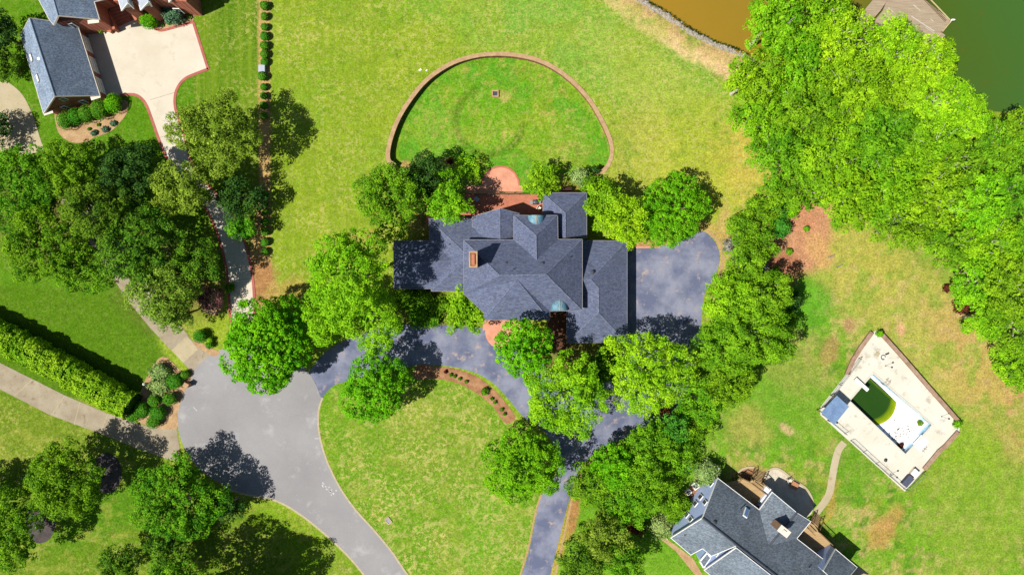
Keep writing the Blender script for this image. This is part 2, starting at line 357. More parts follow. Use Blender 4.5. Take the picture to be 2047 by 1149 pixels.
# left lawns with mowing stripes
polyc([(340, -200), (520, -200), (520, 560), (340, 560)], (104, 146, 26), 1, 4, 0, dry=0.55, tuft=0.5, stripe=1.0)
polyc([(-900, -200), (345, -200), (420, 420), (300, 700), (-900, 700)], (98, 152, 22), 1, 14, 0, dry=0.25, tuft=0.3, stripe=0.2)
polyc([(-900, 480), (250, 590), (350, 735), (280, 800), (-900, 800)], (98, 142, 24), 1, 10, 0, dry=0.12, tuft=0.3, stripe=0.1)
polyc([(-900, 775), (0, 778), (345, 925), (480, 1000), (760, 1160), (760, 2000), (-900, 2000)], (118, 152, 34), 1, 8, 0, dry=0.45, tuft=0.3, stripe=0.0)
blob(190, 1020, 120, 60, -25, (98, 150, 26), 0.9, 0.5, 0.1); blob(620, 1100, 120, 40, 35, (128, 168, 30), 0.8, 0.5, 0.1)
blob(60, 870, 120, 60, 20, (140, 160, 48), 0.6, 0.6, 0.7)
polyc([(496, 520), (516, 400), (516, -200), (540, -200), (541, 520), (560, 590), (520, 620), (505, 600)], (206, 170, 108), 1, 3, 0.06, dry=0.4, tuft=0.1, stripe=0.0)
blob(512, 560, 34, 50, 0, (190, 138, 92), 1, 0.3, 0.2, 0.1, 0); blob(575, 585, 45, 32, 0, (188, 160, 84), 0.8, 0.5, 0.8, 0.2, 0)
blob(720, 465, 26, 14, 0, (196, 160, 96), 0.7)
# sunken lawn
polyc(SUNK, (110, 178, 44), 1, 3, 0, dry=0.2, tuft=0.12, stripe=0.0)
blob(1080, 265, 95, 45, 10, (150, 186, 48), 0.8, 0.6, 0.6); blob(980, 235, 75, 70, 0, (136, 184, 34), 0.6, 0.5, 0.4)
blob(870, 250, 50, 40, 0, (150, 190, 60), 0.6, 0.6, 0.5); blob(1140, 300, 40, 20, 0, (176, 176, 82), 0.6, 0.6, 0.6)
ring = np.abs(np.hypot(PX-978+wx*0.15, (PY-238+wy*0.15)*0.98)-68); rm = (1-sstep(3, 11, ring))*(1-sstep(0.2, 0.9, np.cos(np.arctan2(-(PY-238), PX-978)-0.9)))
setc(rm*0.5, T(92, 128, 24)); blob(1010, 188, 14, 8, 0, (206, 184, 110), 0.7); blob(898, 325, 22, 12, 10, (196, 158, 104), 1, 0.2, 0.1, warp=0.2); blob(808, 327, 14, 8, 0, (196, 158, 104), 1, 0.3, warp=0.2)
blob(1120, 375, 45, 14, 0, (190, 130, 92), 1, 0.3, 0, warp=0.2)
# island
lf = 1-sstep(720, 820, PX); cov[..., 2] = np.maximum(cov[..., 2], 0.45*lf*(PX > 545)*(PY < 560))
polyc([(636, 845), (645, 790), (660, 770), (760, 755), (900, 760), (975, 800), (1040, 850), (1110, 900), (1085, 985), (1060, 1090), (1030, 1300), (900, 1300), (730, 1040), (672, 960)], (126, 172, 38), 1, 8, 0, dry=0.95, tuft=0.35, stripe=0.0)
blob(700, 800, 60, 60, 30, (120, 176, 30), 0.8, 0.5, 0.2); blob(980, 1050, 60, 130, 20, (136, 184, 50), 0.7, 0.6, 0.6); blob(880, 880, 120, 80, 30, (150, 172, 58), 0.5, 0.6, 0.9)
# right side
polyc([(1540, 380), (1700, 400), (1900, 520), (2100, 760), (2100, 1400), (1100, 1400), (1130, 1000), (1180, 905), (1400, 700), (1500, 500)], (130, 182, 44), 1, 12, 0.4, dry=0.25, tuft=0.5, stripe=0.0)
def mottle(reg, sc, seed, col, lo, hi, s, aniso=1.0, **k):
    f = fbm(PX*aniso, PY, sc, seed, 5); setc(sstep(lo, hi, f)*s*reg, T(*col), **k)
right_ = sstep(1380, 1480, PX)*sstep(380, 480, PY); isl_ = sstep(640, 680, PX)*sstep(760, 790, PY)*(1-sstep(1060, 1110, PX)); lawn_ = sstep(545, 560, PX)*(1-sstep(420, 520, PY)); lowl_ = (1-sstep(620, 700, PX))*sstep(760, 860, PY)
mottle(right_, 46, 201, (164, 176, 66), 0.48, 0.58, 0.7); mottle(right_, 16, 211, (206, 186, 118), 0.55, 0.63, 0.7); mottle(right_, 20, 221, (84, 146, 30), 0.54, 0.62, 0.7)
mottle(isl_, 34, 231, (168, 182, 70), 0.50, 0.62, 0.5); mottle(isl_, 12, 241, (204, 202, 116), 0.60, 0.68, 0.6)
mottle(lawn_, 60, 251, (166, 186, 48), 0.50, 0.62, 0.45); mottle(lawn_, 14, 261, (200, 200, 96), 0.62, 0.70, 0.4); mottle(lawn_, 22, 271, (126, 170, 40), 0.58, 0.70, 0.45)
mottle(sk*1.0, 20, 281, (150, 184, 46), 0.52, 0.66, 0.5); mottle(sk*1.0, 9, 291, (200, 180, 100), 0.64, 0.72, 0.6); mottle(sk*1.0, 34, 301, (98, 176, 26), 0.5, 0.65, 0.4)
mottle(lowl_, 16, 311, (176, 182, 76), 0.55, 0.66, 0.5, aniso=0.6)
blob(1840, 640, 230, 110, 42, (192, 188, 88), 0.85, 0.45, 0.6, 0.5); blob(1700, 520, 110, 70, 20, (194, 188, 84), 0.8, 0.5, 0.5, 0.4)
blob(1960, 760, 70, 140, -20, (204, 176, 100), 0.8, 0.45, 0.3, 0.1); blob(2040, 850, 45, 80, 0, (208, 162, 108), 0.9, 0.4, 0.3, 0.1)
blob(1900, 650, 80, 40, 40, (206, 172, 108), 0.6, 0.5, 0.3)
mottle(sstep(1600, 1680, PX)*sstep(470, 520, PY), 24, 401, (150, 184, 60), 0.52, 0.62, 0.6); mottle(sstep(1600, 1680, PX)*sstep(470, 520, PY), 15, 411, (216, 184, 128), 0.58, 0.66, 0.5)
blob(1600, 475, 62, 92, 25, (216, 158, 120), 1, 0.25, 0.12, 0.15); blob(1560, 540, 50, 30, 0, (190, 128, 98), 1, 0.3, 0.1); blob(1640, 500, 40, 18, 40, (224, 176, 116), 0.8, 0.4)
blob(1600, 420, 30, 50, -10, (214, 152, 116), 0.9, 0.3); blob(1660, 700, 26, 26, 0, (184, 150, 96), 0.8, 0.4); blob(1700, 650, 13, 16, 0, (190, 150, 108), 0.9, 0.3, warp=0.3); blob(1800, 655, 8, 12, 0, (232, 180, 136), 0.9, 0.3, warp=0.3)
blob(1610, 610, 50, 60, 20, (112, 184, 46), 0.8, 0.5, 0.1, 0.3); blob(1560, 800, 120, 90, 30, (124, 180, 44), 0.8, 0.5, 0.25, 0.9); blob(1590, 730, 60, 60, 0, (170, 172, 82), 0.6, 0.6, 0.4, 0.3); blob(1500, 850, 45, 40, 0, (184, 178, 88), 0.7, 0.5, 0.4); blob(1575, 855, 18, 9, 40, (214, 186, 136), 0.9, 0.3, warp=0.5)
blob(1960, 1000, 130, 150, 0, (152, 184, 56), 0.7, 0.5, 0.4, 0.4); blob(1930, 900, 60, 50, 0, (150, 190, 40), 0.6, 0.5, 0.2, 0.2); blob(1700, 940, 40, 60, 0, (116, 170, 40), 0.7, 0.5, 0.2, 1.0)
blob(1660, 1000, 12, 50, 15, (196, 160, 84), 0.7, 0.4); blob(1770, 1060, 22, 40, 20, (202, 156, 92), 0.8, 0.5); blob(1500, 935, 40, 10, 15, (196, 168, 104), 0.7, 0.4)
blob(1270, 1060, 150, 60, 15, (116, 172, 36), 0.8, 0.5, 0.15, 0.3); blob(1145, 1020, 12, 60, 12, (196, 138, 92), 0.9, 0.4, warp=0.4); blob(1115, 1100, 12, 60, 12, (200, 168, 84), 0.8, 0.4, warp=0.3)
blob(1447, 470, 14, 60, 0, (204, 176, 104), 0.9, 0.4, warp=0.3); blob(1410, 455, 50, 14, 25, (206, 172, 100), 0.8, 0.4, warp=0.3)
blob(1300, 500, 60, 16, 0, (196, 150, 100), 1, 0.3, warp=0.2)
# ground painted dark brown for the shade under the big tree groups
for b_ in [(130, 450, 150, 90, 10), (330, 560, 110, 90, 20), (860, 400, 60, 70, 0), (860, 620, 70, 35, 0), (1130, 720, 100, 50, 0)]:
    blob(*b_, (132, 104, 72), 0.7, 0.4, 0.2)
setc(rm*0.35, T(84, 130, 22))
gmask = sstep(0.85, 1.25, base[..., 1]/np.maximum(base[..., 0], 1e-4))[..., None]
base *= gmask*np.array([0.88, 0.93, 0.84])+(1-gmask)*np.array([1.0, 1.0, 0.95])
setc(lk*1.0, T(150, 118, 60))
ny, nx = GX.shape
def grid_mesh(name, X, Y, Zz):
    ny, nx = X.shape; me = bpy.data.meshes.new(name); nv = nx*ny
    me.vertices.add(nv); me.vertices.foreach_set('co', np.stack([X, Y, Zz], -1).reshape(-1).astype(np.float32))
    i = np.arange((nx-1)*(ny-1)); r = i//(nx-1); c = i % (nx-1); a = r*nx+c
    q = np.stack([a, a+1, a+nx+1, a+nx], -1).reshape(-1); n = len(i)
    me.loops.add(n*4); me.loops.foreach_set('vertex_index', q.astype(np.int32))
    me.polygons.add(n); me.polygons.foreach_set('loop_start', (np.arange(n)*4).astype(np.int32)); me.update(calc_edges=True); return me
gm = grid_mesh('ground', GX, GY, Z)
for nm, arr in (('soil', np.concatenate([base, np.ones(base.shape[:2]+(1,))], -1)), ('cover', cov)):
    a = gm.color_attributes.new(nm, 'FLOAT_COLOR', 'POINT'); a.data.foreach_set('color', arr.reshape(-1).astype(np.float32))
def ground_mat():
    m, n, l, b = nodes_mat('grass_and_soil'); a = n.new('ShaderNodeAttribute'); a.attribute_name = 'soil'; cv = n.new('ShaderNodeAttribute'); cv.attribute_name = 'cover'
    sp = n.new('ShaderNodeSeparateColor'); l.new(cv.outputs['Color'], sp.inputs[0])
    g1 = ramp(n, l, noise_n(n, l, 0.9, 6, 0.65), 0.3, 0.7, 0.76, 1.24)
    g2 = ramp(n, l, noise_n(n, l, 3.5, 4, 0.75), 0.34, 0.66, 0.60, 1.40)
    mm = n.new('ShaderNodeMath'); mm.operation = 'MULTIPLY'; l.new(g1, mm.inputs[0]); l.new(g2, mm.inputs[1])
    v = n.new('ShaderNodeVectorMath'); v.operation = 'SCALE'; l.new(a.outputs['Color'], v.inputs[0]); l.new(mm.outputs[0], v.inputs['Scale'])
    c = v.outputs[0]
    # mowing stripes
    st = ramp(n, l, noise_n(n, l, 1.0, 3, 0.6, mp=(0.85, 0.03, 1)), 0.40, 0.60)
    ms = n.new('ShaderNodeMath'); ms.operation = 'MULTIPLY'; l.new(st, ms.inputs[0]); l.new(sp.outputs[2], ms.inputs[1])
    c = mixc(n, l, ms.outputs[0], c, T(128, 162, 34))
    # dry straw flecks, gathered in patches
    pt = ramp(n, l, noise_n(n, l, 0.16, 4, 0.6), 0.40, 0.58, 0.30, 1.0)
    fl = ramp(n, l, noise_n(n, l, 1.5, 6, 0.85), 0.515, 0.56)
    m1 = n.new('ShaderNodeMath'); m1.operation = 'MULTIPLY'; l.new(pt, m1.inputs[0]); l.new(fl, m1.inputs[1])
    m2 = n.new('ShaderNodeMath'); m2.operation = 'MULTIPLY'; l.new(m1.outputs[0], m2.inputs[0]); l.new(sp.outputs[0], m2.inputs[1])
    c = mixc(n, l, m2.outputs[0], c, T(226, 214, 130))
    # dark green tufts
    tf = ramp(n, l, noise_n(n, l, 0.75, 5, 0.7, mp=(1, 1, 7)), 0.54, 0.62)
    m3 = n.new('ShaderNodeMath'); m3.operation = 'MULTIPLY'; l.new(tf, m3.inputs[0]); l.new(sp.outputs[1], m3.inputs[1])
    m4 = n.new('ShaderNodeMath'); m4.operation = 'MULTIPLY'; m4.inputs[1].default_value = 0.6; l.new(m3.outputs[0], m4.inputs[0])
    c = mixc(n, l, m4.outputs[0], c, T(92, 140, 26))
    l.new(c, b.inputs['Base Color']); b.inputs['Roughness'].default_value = 1.0; b.inputs['Specular IOR Level'].default_value = 0.05
    bp = n.new('ShaderNodeBump'); bp.inputs['Strength'].default_value = 0.5; bp.inputs['Distance'].default_value = 0.10
    l.new(noise_n(n, l, 5.5, 4, 0.7), bp.inputs['Height']); l.new(bp.outputs[0], b.inputs['Normal'])
    return m
tag(link('ground', gm, ground_mat()), kind='structure')

# water
def water_mat():
    m, n, l, b = nodes_mat('lake_water'); tc = n.new('ShaderNodeTexCoord'); sp = n.new('ShaderNodeSeparateXYZ'); l.new(tc.outputs['Object'], sp.inputs[0])
    nz = ramp(n, l, noise_n(n, l, 0.06, 4, 0.6), 0.3, 0.7, -5, 5)
    ad = n.new('ShaderNodeMath'); ad.operation = 'ADD'; l.new(sp.outputs[0], ad.inputs[0]); l.new(nz, ad.inputs[1])
    c = mixc(n, l, ramp(n, l, ad.outputs[0], 22, 48), T(178, 140, 42), T(156, 134, 42))
    c = mixc(n, l, ramp(n, l, ad.outputs[0], 46, 66), c, T(84, 112, 34))
    c = mixc(n, l, ramp(n, l, ad.outputs[0], 66, 84), c, T(76, 118, 48))
    c = mixc(n, l, ramp(n, l, noise_n(n, l, 0.35, 6, 0.65), 0.60, 0.75, 0, 0.35), c, T(130, 92, 14))
    l.new(c, b.inputs['Base Color']); b.inputs['Roughness'].default_value = 0.12; b.inputs['Specular IOR Level'].default_value = 0.3
    bp = n.new('ShaderNodeBump'); bp.inputs['Strength'].default_value = 0.05; l.new(noise_n(n, l, 1.5, 3, 0.5), bp.inputs['Height']); l.new(bp.outputs[0], b.inputs['Normal'])
    return m
wl = [W(x, y, -0.32) for x, y in [(1120, -500), (1180, -100), (1255, -20), (1340, 60), (1500, 140), (1700, 190), (1880, 200), (1990, 260), (2500, 300), (3500, 340), (5000, -4500), (300, -4500)]]
bm = bmesh.new(); vs = [bm.verts.new(p) for p in wl]
for t in tessellate_polygon([wl]): bm.faces.new([vs[k] for k in t])
bmesh.ops.recalc_face_normals(bm, faces=bm.faces)
if bm.faces[:][0].normal.z < 0: bmesh.ops.reverse_faces(bm, faces=bm.faces)
me = bpy.data.meshes.new('lake_water'); bm.to_mesh(me); bm.free(); tag(link('lake_water', me, water_mat()), kind='structure')

# ------------------------------------------------------------------ roads, drives, paths
circ = [(500+146*math.cos(a), 832+146*math.sin(a)) for a in [math.radians(d) for d in range(112, 352, 8)]]
left_e = cr([(445, 972), (480, 985), (515, 992), (550, 1000), (590, 1021), (640, 1059), (690, 1105), (728, 1149), (790, 1230)], 6)
right_e = cr([(900, 1250), (850, 1190), (815, 1149), (785, 1105), (750, 1062), (712, 1020), (680, 975), (655, 925), (641, 880), (636, 845), (638, 815), (645, 795)], 6)
road_pts = circ+[(645, 795)]+right_e[::-1][1:]+left_e[::-1]
sheet('road', road_pts, 0.03, ROADM)
edge = mat_noise('worn_edge', T(205, 190, 150), T(220, 206, 170), 2, 9, 0.2, 0.95, 0.1)
ribbon('road_edge', right_e, 0.30, 0.035, edge); ribbon('road_edge', left_e, 0.30, 0.035, edge)
drive_pts = cr([(610, 752), (650, 705), (700, 676), (760, 656), (820, 648), (880, 649), (962, 655)], 6)+[(1045, 655), (1062, 700), (1100, 740), (1180, 780), (1240, 740), (1250, 640), (1250, 492)] \
    +cr([(1250, 492), (1330, 490), (1385, 470), (1405, 462), (1425, 478), (1437, 500), (1438, 525), (1425, 560), (1408, 590), (1402, 640), (1396, 700), (1375, 775), (1335, 835), (1285, 862), (1230, 884), (1185, 908), (1155, 945), (1137, 1000), (1122, 1060), (1100, 1149), (1080, 1230)], 6) \
    +cr([(1015, 1230), (1043, 1149), (1060, 1090), (1073, 1025), (1084, 988), (1104, 962), (1118, 925), (1105, 885), (1080, 855), (1046, 832), (1012, 792), (985, 765), (950, 745), (905, 733), (850, 729), (780, 738), (700, 760), (665, 772), (640, 800)], 6)
sheet('driveway', drive_pts, 0.018, DRIVE)
deg = mat_noise('drive_edge', T(196, 160, 108), T(214, 180, 130), 2, 9, 0.3, 0.95, 0.2)
ribbon('driveway_edge', cr([(1110, 1149), (1130, 1060), (1143, 1000), (1160, 950), (1190, 913), (1235, 890), (1288, 868)], 6), 0.35, 0.024, deg)
ribbon('driveway_edge', cr([(1413, 460), (1432, 478), (1443, 500), (1444, 525), (1436, 555)], 6), 0.5, 0.024, deg)
ribbon('driveway_edge', cr([(1040, 1149), (1057, 1090), (1070, 1025), (1082, 988)], 6), 0.3, 0.024, deg)
ribbon('brick_edging', [(1262, 494), (1290, 494), (1320, 493)], 0.35, 0.10, BRICKL, 0.1)
sheet('planting_bed', cr([(835, 728), (865, 731), (905, 736), (948, 750), (983, 774), (1012, 806), (1030, 835), (1010, 845), (985, 812), (950, 784), (910, 764), (870, 757), (830, 757)], 5, True), 0.026, MULCH)
sheet('planting_bed', [(1095, 612), (1138, 612), (1138, 700), (1095, 700)], 0.03, mat_noise('recess_shade_mulch', T(96, 66, 48), T(130, 92, 66), 0.8, 9, 0.3, 1.0, 0.4))  # mulch, coloured darker to stand in for shade in the entry recess
# concrete drive of the brick house
NWD_L = cr([(186, 205), (215, 195), (255, 189), (275, 192), (291, 208), (303, 238), (318, 280), (340, 330), (372, 373), (405, 408), (430, 455), (449, 520), (456, 570), (459, 620), (463, 680)], 5)
NWD_R = cr([(416, 138), (395, 146), (372, 156), (358, 170), (350, 190), (350, 215), (357, 238), (368, 270), (378, 310), (393, 345), (425, 380), (455, 415), (478, 455), (494, 500), (504, 550), (508, 600), (508, 680)], 5)
nwd = [(160, 60), (215, 40), (290, 40), (318, 60), (345, 57), (385, 45)]+NWD_R+NWD_L[::-1]
sheet('concrete_drive', nwd, 0.03, CONC)
ribbon('brick_edging', NWD_R, 0.42, 0.06, BRICKE, 0.06); ribbon('brick_edging', NWD_L[8:], 0.42, 0.06, BRICKE, 0.06)
ribbon('brick_edging', [(386, 44), (416, 139)], 0.42, 0.06, BRICKE, 0.06); ribbon('brick_edging', cr([(300, 48), (318, 61), (345, 56), (387, 44)], 4), 0.42, 0.061, BRICKE, 0.06)
JT = plain('joint', T(170, 160, 140), 0.95, 0.1)
for a, b in [((300, 200), (350, 185)), ((320, 275), (372, 262)), ((452, 470), (485, 462)), ((462, 560), (506, 556))]:
    ribbon('concrete_joint', [a, b], 0.06, 0.034, JT)
sheet('concrete_drive', cr([(-60, 165), (0, 163), (16, 165), (45, 190), (66, 232), (78, 270), (88, 300)], 5)+[(43, 314), (33, 290), (10, 300), (-60, 330)], 0.03, CONCT)
ribbon('concrete_joint', [(25, 250), (66, 216)], 0.06, 0.034, JT)
sheet('concrete_drive', [(120, 400), (190, 500), (255, 600), (300, 655), (385, 745), (400, 735), (415, 722), (438, 708), (418, 706), (395, 695), (322, 600), (235, 480), (170, 385)], 0.022, CONCO)
sheet('pale_concrete_panel', [(343, 700), (366, 725), (396, 698), (373, 671)], 0.027, CONCT)
sheet('concrete_drive', [(-80, 690), (0, 725), (60, 755), (130, 790), (215, 826), (290, 850), (353, 857), (358, 885), (362, 920), (345, 921), (280, 898), (200, 866), (100, 829), (0, 778), (-80, 735)], 0.025, CONCO)
for a, b in [((216, 826), (200, 866)), ((160, 803), (148, 849)), ((130, 790), (103, 829)), ((65, 758), (30, 790))]:
    ribbon('concrete_joint', [a, b], 0.10, 0.030, edge)
sheet('planting_bed', cr([(325, 712), (366, 745), (386, 746), (372, 775), (362, 800), (355, 830), (352, 857), (300, 852), (270, 830), (290, 760)], 4, True), 0.034, MULCHT)
sheet('planting_bed', cr([(388, 672), (410, 690), (438, 703), (428, 712), (408, 702), (390, 690)], 4, True), 0.034, MULCHT)
sheet('planting_bed', cr([(112, 222), (112, 250), (122, 272), (145, 285), (172, 284), (190, 274), (218, 265), (240, 245), (255, 222), (250, 200), (200, 205), (150, 210)], 4, True), 0.034, MULCHT)
sheet('planting_bed', [(290, 40), (300, 52), (318, 60), (345, 55), (386, 42), (392, 20), (380, 10), (280, 10)], 0.05, MULCHT)
for x, y, r in [(213, 945, 30), (80, 1045, 30)]:
    sheet('tree_ring', [(x+r*math.cos(a), y+r*1.35*math.sin(a)) for a in [k*math.pi/12 for k in range(24)]], 0.03, MULCHD)
sheet('tree_ring', [(424+24*math.cos(a), 603+27*math.sin(a)) for a in [k*math.pi/10 for k in range(20)]], 0.03, MULCHT)
# painted marks
PAINT = plain('road_paint', (0.33, 0.32, 0.318), 0.8, 0.1)
bm = bmesh.new()
for x, y, L, w, r in [(646, 966, .5, .2, -60), (645, 971, .45, .2, -60), (648, 968, .4, .15, 60), (651, 972, .25, .2, 0), (657, 974, .5, .2, 40), (654, 977, .4, .28, 0), (660.5, 980.5, .5, .2, 20), (660, 982, .3, .22, 90), (663, 977.5, .3, .1, -60), (665.8, 986.5, .42, .3, 30), (663, 988.5, .3, .2, 30), (672, 980, .25, .25, 0)]:
    p = W(x, y, 0.036); add_box(bm, (p.x, p.y, 0.034), (L, w, 0.006), math.radians(r))
tag(bm_obj('road_marking', bm, PAINT), kind='structure')
bm = bmesh.new(); p = W(390, 817, 0.036); add_box(bm, (p.x, p.y, 0.034), (0.85, 0.14, 0.006), math.radians(-45)); p = W(634, 876, 0.036); add_box(bm, (p.x, p.y, 0.034), (0.75, 0.12, 0.006), 0)
tag(bm_obj('road_marking', bm, PAINT), kind='structure')
# brick terrace behind the house, lower patio, front walk
lz = LOWZ+0.03
pat = [(1000.5+37*math.cos(a), 371-38*math.sin(a)) for a in [math.radians(d) for d in range(0, 181, 8)]]
sheet('lower_patio', pat+[(963, 371), (925, 371), (925, 392), (1050, 392), (1043, 371)], lz, BRICKL)
ribbon('patio_edging', pat, 0.3, lz+0.03, BRICKP, 0.03)
sheet('brick_terrace', [(852, 387.5), (1090, 387.5), (1090, 450), (852, 450)], 0.06, BRICKP, 1.3)
sheet('front_walk', [(965, 636), (1040, 636), (1040, 655)]+[(1003+33*math.cos(a), 664+33*math.sin(a)) for a in [math.radians(d) for d in range(20, 200, 12)]]+[(965, 660)], 0.03, BRICKL)
# garden retaining wall
t = empty('garden_wall', W(985, 108), 'curved red brick retaining wall arching round the sunken lawn behind the main house', 'wall')
ribbon('wall_body', RING, 0.52, 0.02, WALLB, 1.4, None, t).location = -t.location
ribbon('wall_cap', RING, 0.66, 0.10, CAPST, 0.08, None, t).location = -t.location
# stone path to the pool
pth = cr([(1688, 884), (1676, 900), (1668, 930), (1662, 965), (1658, 985), (1648, 1003), (1632, 1024)], 6)
ribbon('footpath', pth, 1.15, 0.03, CONCT)

# ------------------------------------------------------------------ foliage
def mesh_quads(name, V, tone=None):
    n = len(V)//4; me = bpy.data.meshes.new(name)
    me.vertices.add(n*4); me.vertices.foreach_set('co', V.reshape(-1).astype(np.float32))
    me.loops.add(n*4); me.loops.foreach_set('vertex_index', np.arange(n*4, dtype=np.int32))
    me.polygons.add(n); me.polygons.foreach_set('loop_start', (np.arange(n)*4).astype(np.int32))
    me.update(calc_edges=True)
    if tone is not None:
        a = me.attributes.new('tone', 'FLOAT', 'POINT'); a.data.foreach_set('value', np.repeat(tone, 4).astype(np.float32))
    return me
def norm(a): return a/np.maximum(1e-6, np.linalg.norm(a, axis=-1, keepdims=True))
def leaves(C, N, R, size, r, tilt=0.55, asp=0.55, tone=None):
    """C centres, N outward normals -> pointed leaf-cluster quads"""
    n = len(C); nn = norm(N+r.normal(0, tilt, (n, 3))); t = norm(np.cross(nn, r.normal(0, 1, (n, 3)))); b = np.cross(nn, t)
    s = size*(0.65+0.7*r.rand(n, 1)); t = t*s*0.5; b = b*s*0.5*asp
    V = np.stack([C-t, C-b*1.0+t*0.15, C+t, C+b*1.0+t*0.15], 1).reshape(-1, 3)
    return V
KINDS = {  # clump radius, leaf size, leaves per m2 of clump, aspect, flatten, elongation, lobes, lumpiness
 'lime':    dict(cr=0.85, ls=0.34, d=1.0, fl=0.6, el=1.5, nl=9, tilt=0.34),
 'limey':   dict(cr=0.75, ls=0.28, d=0.85, fl=0.7, el=1.2, nl=9, tilt=0.42),
 'grove':   dict(cr=0.80, ls=0.32, d=1.0, fl=0.6, el=1.5, nl=9, tilt=0.34),
 'feather': dict(cr=0.80, ls=0.27, d=1.0, fl=0.65, el=1.2, nl=8, tilt=0.38),
 'maple':   dict(cr=0.52, ls=0.32, d=1.1, fl=0.9, el=1.0, nl=10, tilt=0.32),
 'round':   dict(cr=0.60, ls=0.28, d=1.0, fl=0.8, el=1.1, nl=10, tilt=0.36),
 'oak':     dict(cr=0.90, ls=0.30, d=1.0, fl=0.75, el=1.1, nl=9, tilt=0.42),
 'olive':   dict(cr=0.80, ls=0.28, d=0.95, fl=0.75, el=1.1, nl=8, tilt=0.45),
 'oakmid':  dict(cr=0.80, ls=0.30, d=1.0, fl=0.75, el=1.1, nl=8, tilt=0.38),
}
for k, v in (('belt', 'feather'), ('dark', 'oak'), ('pale', 'olive'), ('purple', 'olive'), ('redbush', 'olive'), ('juniper', 'feather'), ('box', 'round'), ('bluish', 'round'), ('gray', 'olive'), ('hedge', 'round')):
    KINDS[k] = KINDS[v]
SEED = [100]; BIG = [0]
def crown_points(r, rx, ry, zc, rz, K, dens=1.0, droop=0.30):
    """lobed crown -> leaf centres, normals, tones, lobe centres"""
    nl = K['nl'] if min(rx, ry) > 2.2 else 4
    L = [(0.0, 0.0, 0.12, 0.70)]
    a0 = r.rand()*6.28
    for i in range(nl):
        a = a0+i*2.399+r.normal(0, 0.25); q = (0.40+0.28*r.rand()) if i < nl*0.7 else 0.25*r.rand()
        s = 0.30+0.16*r.rand(); q = min(q, 1.0-s*0.92)
        L.append((q*math.cos(a), q*math.sin(a), 0.32*(1-q)+r.normal(0, 0.13)-0.15*q, s))
    C = []; N = []; TN = []; crr = K['cr']*(0.6 if min(rx, ry) < 1.2 else 0.8 if min(rx, ry) < 2.2 else 1.0)
    R0 = (rx+ry)/2
    for (lx, ly, lz, ls) in L:
        lr = ls*R0; nc = max(4, int(3.2*dens*(lr/crr)**2))
        u = r.rand(nc); cz = 1-u*(1+droop); ph = r.rand(nc)*6.283; sr = np.sqrt(np.maximum(0, 1-cz*cz))
        d = np.stack([sr*np.cos(ph), sr*np.sin(ph), cz], -1); rad = 0.86+0.2*r.rand(nc)
        cc = np.stack([(lx+d[:, 0]*ls*rad)*rx, (ly+d[:, 1]*ls*rad)*ry, (lz+d[:, 2]*ls*rad)*rz], -1)
        keep = np.ones(nc, bool)
        for (mx, my, mz, ms) in L:
            if (mx, my, mz, ms) == (lx, ly, lz, ls): continue
            dd = (cc[:, 0]/rx-mx)**2+(cc[:, 1]/ry-my)**2+(cc[:, 2]/rz-mz)**2
            keep &= dd > (ms*0.72)**2
        cc = cc[keep]; d = d[keep]
        for c, dn in zip(cc, d):
            cs = crr*(0.6+0.75*r.rand()); m = max(8, int(K['d']*9.0*cs*cs/K['ls']**2))
            v = norm(r.normal(0, 1, (m, 3))+dn*0.5+np.array([0, 0, 0.45])); out = norm(np.array([[c[0]/rx, c[1]/ry, 0.12]]))[0]; side = np.array([-out[1], out[0], 0.0])
            e = K['el']; p = (v@out)[:, None]*out*e+(v@side)[:, None]*side/math.sqrt(e)+v[:, 2:3]*np.array([0, 0, 1.0])*K['fl']
            rr = cs*(0.62+0.42*r.rand(m, 1)); C.append(c+p*rr); N.append(norm(v+np.array([0, 0, 0.5]))); TN.append(np.clip(r.normal(0.5, 0.22, m)+r.normal(0, 0.12), 0, 1))
    # inner foliage that closes the crown
    for (lx, ly, lz, ls) in L:
        m = int(13*dens*ls*ls*R0*R0); v = norm(r.normal(0, 1, (m, 3))); v[:, 2] = np.abs(v[:, 2])*1.0-0.15
        rr = 0.40+0.32*r.rand(m)
        C.append(np.stack([(lx+v[:, 0]*ls*rr)*rx, (ly+v[:, 1]*ls*rr)*ry, (lz-0.05+v[:, 2]*ls*rr)*rz], -1)); N.append(norm(v+np.array([0, 0, 0.8]))); TN.append(np.clip(r.normal(0.4, 0.2, m), 0, 1))
    nin = sum(len(c) for c in C[-len(L):])
    C = np.concatenate(C); N = np.concatenate(N); C[:, 2] += zc; BIG[0] = nin
    return C, N, np.concatenate(TN), L
